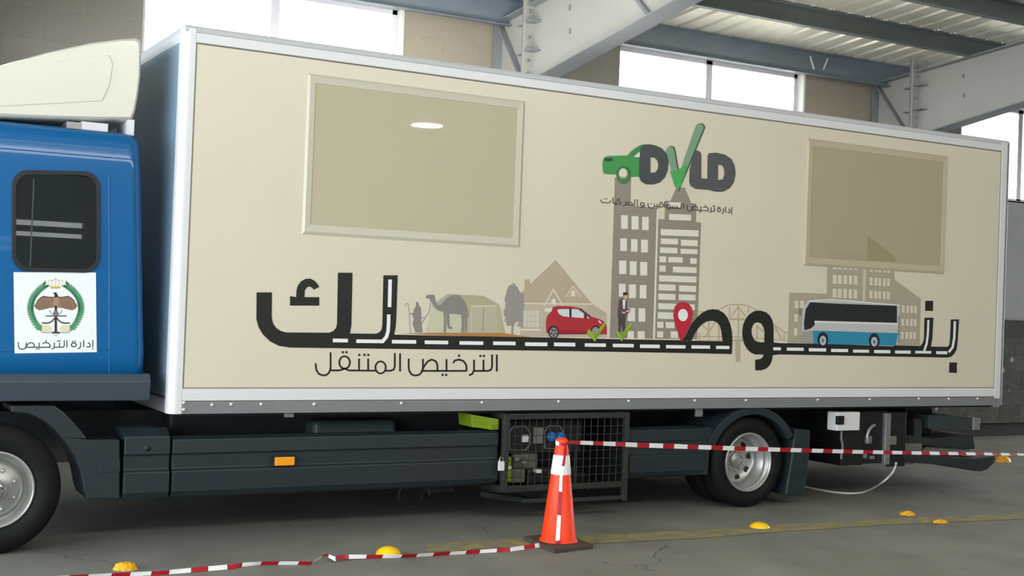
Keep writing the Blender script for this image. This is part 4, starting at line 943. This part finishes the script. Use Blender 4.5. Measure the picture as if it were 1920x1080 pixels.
# generator standing inside
gen = empty('portable_generator', (5.4, .28, GZ0), 'dark portable generator with blue sockets and lime side inside the cage under the truck', 'generator')
GYF = .09
def gbox(name, par, x0, y0, x1, y1, ya, yb, mt, bev=.006):
    a = un(x0, y0, 1, ya); b = un(x1, y1, 1, ya); return MB().box(a.x, b.x, ya, yb, b.z, a.z, mt).build(name, par, bevel=bev)
gb_ = gbox('control_panel', gen, 955, 790, 1090, 846, GYF+.02, GYF+.3, 'black_plastic')
def octo(cx, cy, rx, ry):
    m = MB(); pts = [(cx+rx*sx, cy+ry*sy) for sx, sy in ((-1, -.55), (-.55, -1), (.55, -1), (1, -.45), (1, .45), (.55, 1), (-.9, 1), (-1, .8))]
    q = pxz(pts, GYF); ins_ = pxz([(cx+(x-cx)*.94, cy+(y-cy)*.94) for x, y in pts], GYF)
    m.prism(q, 1, GYF+.005, GYF+.02, 'panel_grey', [ins_]); return m.build('panel_rim', gb_)
octo(976, 822, 20, 23); octo(1040, 820, 18, 22)
for x in (1036, 1053):
    p = un(x, 819, 1, GYF); m = MB().lathe([(0, -.015), (.032, -.015), (.04, 0), (.042, .025)], (p.x, GYF, p.z), 1, 'socket_blue', 20); tag(m.build('socket', gb_), 'blue power socket')
gbox('meter', gb_, 980, 816, 991, 829, GYF, GYF+.02, 'white_plastic', .002); gbox('switch_plate', gb_, 1002, 801, 1018, 832, GYF, GYF+.02, 'panel_grey', .002)
tag(gbox('side_shield', gen, 944, 857, 958, 903, GYF, GYF+.2, 'lime'), 'lime green side shield')
gbox('side_label', gen, 951, 874, 959, 881, GYF-.003, GYF, 'white_plastic', .001)
gbox('recoil_housing', gen, 962, 848, 1010, 880, GYF+.05, GYF+.25, 'engine_grey', .03); gbox('engine', gen, 957, 880, 985, 905, GYF, GYF+.3, 'engine_grey', .012); gbox('alternator', gen, 990, 880, 1085, 906, GYF+.06, GYF+.36, 'black_plastic', .02)
m = MB()
for y in (GYF+.02, GYF+.38): m.tube([(5.02, y, GZ0+.012), (5.02, y, .76), (5.06, y, .80), (5.66, y, .80), (5.70, y, .76), (5.70, y, GZ0+.012), (5.02, y, GZ0+.012)], .012, 'black_plastic', 6)
m.build('tube_frame', gen)
for x, y in ((1012, 884), (970, 862), (984, 866)):
    p = un(x, y, 1, GYF-.004); MB().box(p.x-.02, p.x+.02, GYF-.004, GYF+.07, p.z-.014, p.z+.014, 'white_plastic' if x == 1012 else 'alloy').build('cap', gen, bevel=.003)
# lime case wedged above the skirt
cs = empty('tool_case', (4.88, .18, .737), 'lime green plastic case lying on the dark skirt left of the generator cage', 'case')
CSY = .065
cp = pxz([(884, 777), (936, 786), (936, 806), (922, 806), (886, 801)], CSY); cp = [(min(x, 4.942), max(z, .737)) for x, z in cp]
MB().prism(cp, 1, CSY, .3, 'lime').build('case_body', cs, bevel=.01)
cl = pxz([(887, 788), (930, 796), (930, 799), (887, 791)], CSY); MB().prism(cl, 1, CSY-.006, CSY+.006, 'lime').build('case_lid_edge', cs, bevel=.002)
hp = pxz([(916, 796), (923, 797), (923, 806), (916, 805)], CSY); MB().prism(hp, 1, CSY-.012, CSY+.004, 'lime').build('case_latch', cs, bevel=.002)
# ---- rear cabinets
def cab_box(name, x0, y0, x1, y1, Y, depth, mt, bev=.006, parent=None):
    a = un(x0, y0, 1, Y); b = un(x1, y1, 1, Y); return MB().box(min(a.x, b.x), max(a.x, b.x), Y, Y+depth, min(a.z, b.z), max(a.z, b.z), mt).build(name, parent or T, bevel=bev)
sw = cab_box('switch_box', 1570, 773, 1612, 807, .04, .13, 'white_plastic', .008); tag(sw, 'pale electrical isolator box')
cab_box('switch_knob', 1571, 780, 1583, 796, .02, .03, 'black_plastic', .003, sw)
p = un(1578, 788, 1, .02); MB().box(p.x-.006, p.x+.006, .008, .022, p.z-.03, p.z+.03, 'cabinet_black').build('switch_lever', sw)
c1 = cab_box('battery_cabinet', 1580, 774, 1617, 872, .12, .5, 'cabinet_black')
c2 = cab_box('equipment_cabinet', 1618, 770, 1662, 868, .14, .5, 'black_plastic')
m = MB(); q = [(1627, 830), (1626, 815), (1629, 806), (1635, 799), (1640, 797)]; m.tube([un(*t, 1, .12) for t in q], .018, 'alloy', 8); m.build('elbow_pipe', c2)
for x0, y0, x1, y1 in ((1620, 850, 1626, 859), (1633, 855, 1640, 861), (1625, 818, 1635, 832)): cab_box('fitting', x0, y0, x1, y1, .115, .03, 'alloy' if y0 > 840 else 'panel_grey', .003, c2)
st_ = cab_box('door_edge', 1662, 775, 1668, 871, .1, .4, 'alloy'); tag(st_, 'light metal cabinet door edge')
cab_box('cabinet_door', 1668, 773, 1697, 874, .12, .03, 'cabinet_black'); cab_box('door_lock', 1668, 818, 1681, 834, .1, .025, 'panel_grey', .004)
m = MB(); m.tube([un(*t, 1, .08) for t in ((1578, 808), (1577, 822), (1580, 835), (1578, 850), (1577, 861))], .012, 'panel_grey', 6); m.build('cable_conduit', T)
# ---- tail lift folded under the rear
m = MB(); YL = .25
m.prism(pxz([(1700, 815), (1745, 822), (1826, 815), (1828, 842), (1740, 836), (1700, 832)], YL), 1, YL, 2.2, 'lift_steel')
tl = m.build('tail_lift', T, bevel=.01)
m = MB(); m.prism(pxz([(1694, 853), (1778, 855), (1828, 860), (1867, 855), (1866, 866), (1852, 880), (1840, 884), (1826, 883), (1772, 872), (1700, 867)], YL-.1), 1, YL-.1, 2.3, 'lift_steel'); m.build('lift_platform', tl, bevel=.008)
m = MB(); m.prism(pxz([(1745, 838), (1827, 842), (1830, 858), (1780, 852), (1735, 848)], YL), 1, YL+.05, 2.1, 'panel_grey'); m.build('lift_hinge', tl, bevel=.006)
m = MB(); m.prism(pxz([(1742, 778), (1760, 776), (1826, 783), (1826, 806), (1800, 808), (1742, 804)], YL), 1, YL, 2.3, 'lift_teal'); m.build('under_run_bar', tl, bevel=.006)
cab_box('bar_bracket', 1826, 784, 1837, 806, YL-.02, .14, 'alloy', .004, tl); cab_box('lift_arm', 1716, 785, 1728, 820, YL, .12, 'lift_steel', .01, tl)
cab_box('lift_mount', 1698, 762, 1748, 815, .45, .25, 'dark_chassis', .01, tl); cab_box('lift_cylinder', 1695, 832, 1730, 846, YL-.02, .14, 'panel_grey', .02, tl); cab_box('lift_foot', 1696, 866, 1714, 870, .2, .1, 'alloy', .002, tl)
# rear doors
MB().box(BX1-.03, BX1-.005, .08, BW-.08, BZ0+.1, BZ1-.1, 'white_profile').build('rear_door', box)

# =================================================================== FLOOR THINGS
# cone
CX, CYy = 4.965, -.80
cone = empty('traffic_cone', (CX, CYy, 0), 'orange traffic cone with white collar on a dark square base', 'cone')
m = MB(); bp_ = [un(981, 1006, 2, .03), un(1040, 1030, 2, .03), un(1113, 1021, 2, .03)]
c0 = (bp_[0]+bp_[2])/2; bp_.append(c0*2-bp_[1]); m.prism([(p.x, p.y) for p in bp_], 2, 0, .032, 'cone_base'); m.build('cone_base', cone, bevel=.006)
CX, CYy = c0.x+.0, c0.y
ax = un(1047, 1010, 1, CYy); CX = ax.x
H = .775; rb, rt = .134, .041
rad = lambda z: rb+(rt-rb)*z/H
m = MB().lathe([(rb+.008, .03), (rb+.007, .04), (rad(.05), .048), (rad(.52), .52)], (CX, CYy, 0), 2, 'cone_orange', 40); m.lathe([(rad(.65), .65), (rt, H-.01), (rt-.008, H), (.026, H), (.026, H-.04)], (CX, CYy, 0), 2, 'cone_orange', 40)
m.build('cone_body', cone)
m = MB().lathe([(rad(.515)+.002, .515), (rad(.52)+.004, .522), (rad(.65)+.004, .648), (rad(.655)+.002, .655)], (CX, CYy, 0), 2, 'reflective_white', 40); tag(m.build('reflective_collar', cone), 'white reflective collar')
# barrier tape: from beyond the right edge to the cone top, down the cone, away over the floor
def ribbon(m, path, widths, period, phase=0.0):
    P = [Vector(p) for p in path]; s = phase; pts = []; 
    dense = []
    for i in range(len(P)-1):
        n = max(1, int((P[i+1]-P[i]).length/.012))
        for k in range(n): t = k/n; dense.append((P[i].lerp(P[i+1], t), Vector(widths[i]).lerp(Vector(widths[i+1]), t)))
    dense.append((P[-1], Vector(widths[-1])))
    for (a, wa), (b, wb_) in zip(dense[:-1], dense[1:]):
        ln = (b-a).length; c = 'tape_red' if (s % period) < period*.47 else 'tape_white'; s += ln
        nrm = (b-a).cross(wa).normalized()*.0004
        m.add([a-wa, b-wb_, b+wb_, a+wa, a-wa+nrm, b-wb_+nrm, b+wb_+nrm, a+wa+nrm], [(0, 1, 2, 3), (7, 6, 5, 4)], c)
    return s
m = MB(); hw = .017
ctop = Vector((CX, CYy, H-.03))
strip = [un(x, y, 1, Y) for x, y, Y in ((1066, 829, CYy-.05), (1200, 834.5, -.68), (1400, 841.5, -.55), (1600, 847, -.42), (1760, 850, -.32), (1935, 852.5, -.22))]+[Vector((24, .3, .5))]
wid = [(0, 0, .013), (0, 0, .018), (0, -.003, .018), (0, -.004, .017), (0, .006, .015), (0, .012, .009), (0, .006, .016)]
ribbon(m, strip, wid, .27)
# wrap round the cone top
ring = [(CX+(rt+.006)*math.cos(a), CYy+(rt+.006)*math.sin(a), H-.035+.012*math.sin(a)) for a in [-.9-i*.42 for i in range(16)]]
ribbon(m, ring, [(0, 0, .016)]*16, .14)
# down the front of the cone
def cone_pt(z, ang, off=.006): r_ = rad(z)+off; return Vector((CX+r_*math.cos(ang), CYy+r_*math.sin(ang), z))
dn = []; dw = []
for i in range(13):
    t = i/12; z = .72-.67*t; ang = -1.55-.55*min(1, t*3.2)-.12*max(0, t-.4); dn.append(cone_pt(z, ang)); dw.append(Vector((-math.sin(ang), math.cos(ang), 0))*(.009+.006*t)+Vector((0, 0, .003 if i % 3 else -.003)))
dn.append(Vector((dn[-1].x, dn[-1].y-.03, .052))); dw.append(Vector((.012, .004, .004)))
for i in range(len(dn)-1): 
    pass
s0 = ribbon(m, dn, dw, .36, .04)
gpx = [(1025, 1020), (960, 1030), (862, 1036.5), (753, 1043), (700, 1043.5), (641, 1044), (628, 1048), (612, 1040), (581, 1056), (493, 1056), (454, 1059), (440, 1062), (369, 1068), (299, 1074.5), (169, 1080), (60, 1086)]
gp = [dn[-1]]+[un(x, y, 2, .028 if 600 < x < 650 else .016) for x, y in gpx]; gw = [Vector((.004, .012, .008))]
for i, p in enumerate(gpx): gw.append(Vector((.002, .012*math.cos(i*1.1), .013)) if i != 7 else Vector((.012, .012, .004)))
gp = [Vector((p.x, p.y, max(p.z, .016))) for p in gp]
ribbon(m, gp, gw, .24)
tag(m.build('barrier_tape'), 'red and white striped barrier tape tied round the orange cone and trailing over the floor', 'tape')
# studs
def stud(px, py, rx, ry, h, rough, label, mt, name='road_stud'):
    c = un(px, py, 2, 0); m = MB(); n = 24; pr = []
    for i in range(7): a = i/6*math.pi/2; pr.append((math.cos(a), math.sin(a)))
    v = []; f = []
    rnd = random.Random(int(px))
    for r_, z in pr:
        for k in range(n):
            t = 2*math.pi*k/n; j = 1+rnd.uniform(-rough, rough)
            v.append((c.x+rx*r_*math.cos(t)*j, c.y+ry*r_*math.sin(t)*j, max(0, h*z*(1+rnd.uniform(-rough, rough)))))
    for i in range(6):
        for k in range(n): l = (k+1) % n; f.append((i*n+k, i*n+l, (i+1)*n+l, (i+1)*n+k))
    m.add(v, f, mt, rough < .05)
    return tag(m.build(name), label, 'road stud', 'yellow studs along the lane line')
stud(728, 1041, .088, .088, .062, 0, 'large glossy yellow dome stud touching the tape left of the cone', 'stud_yellow')
stud(1424, 989, .082, .082, .045, 0, 'smooth yellow dome stud in front of the rear wheel', 'stud_yellow')
stud(235, 1067, .075, .06, .042, .12, 'battered amber stud on the floor near the front wheel', 'stud_amber')
stud(1702, 965, .068, .06, .03, .22, 'worn amber stud just behind the yellow line, right of the rear wheel', 'stud_amber')
stud(1763, 980, .07, .05, .022, .3, 'crumbled amber stud on the near side of the yellow line', 'stud_amber')
stud(1880, 866, .12, .08, .08, .04, 'far yellow stud beyond the tail lift at the right edge', 'stud_amber')
# white cable
cb_ = [un(1680, 868, 1, .1), un(1679, 874, 1, .12), un(1672, 888, 1, .14), un(1655, 904, 1, .18)]+[un(x, y, 2, .012) for x, y in ((1632, 918), (1612, 924), (1590, 925), (1560, 922.5), (1530, 917), (1500, 911), (1440, 905))]
m = MB(); m.tube(smooth_path(cb_, 5), .0105, 'cable_white', 8); tag(m.build('power_cable'), 'white power cable drooping from the truck to the floor behind the rear wheel', 'cable')
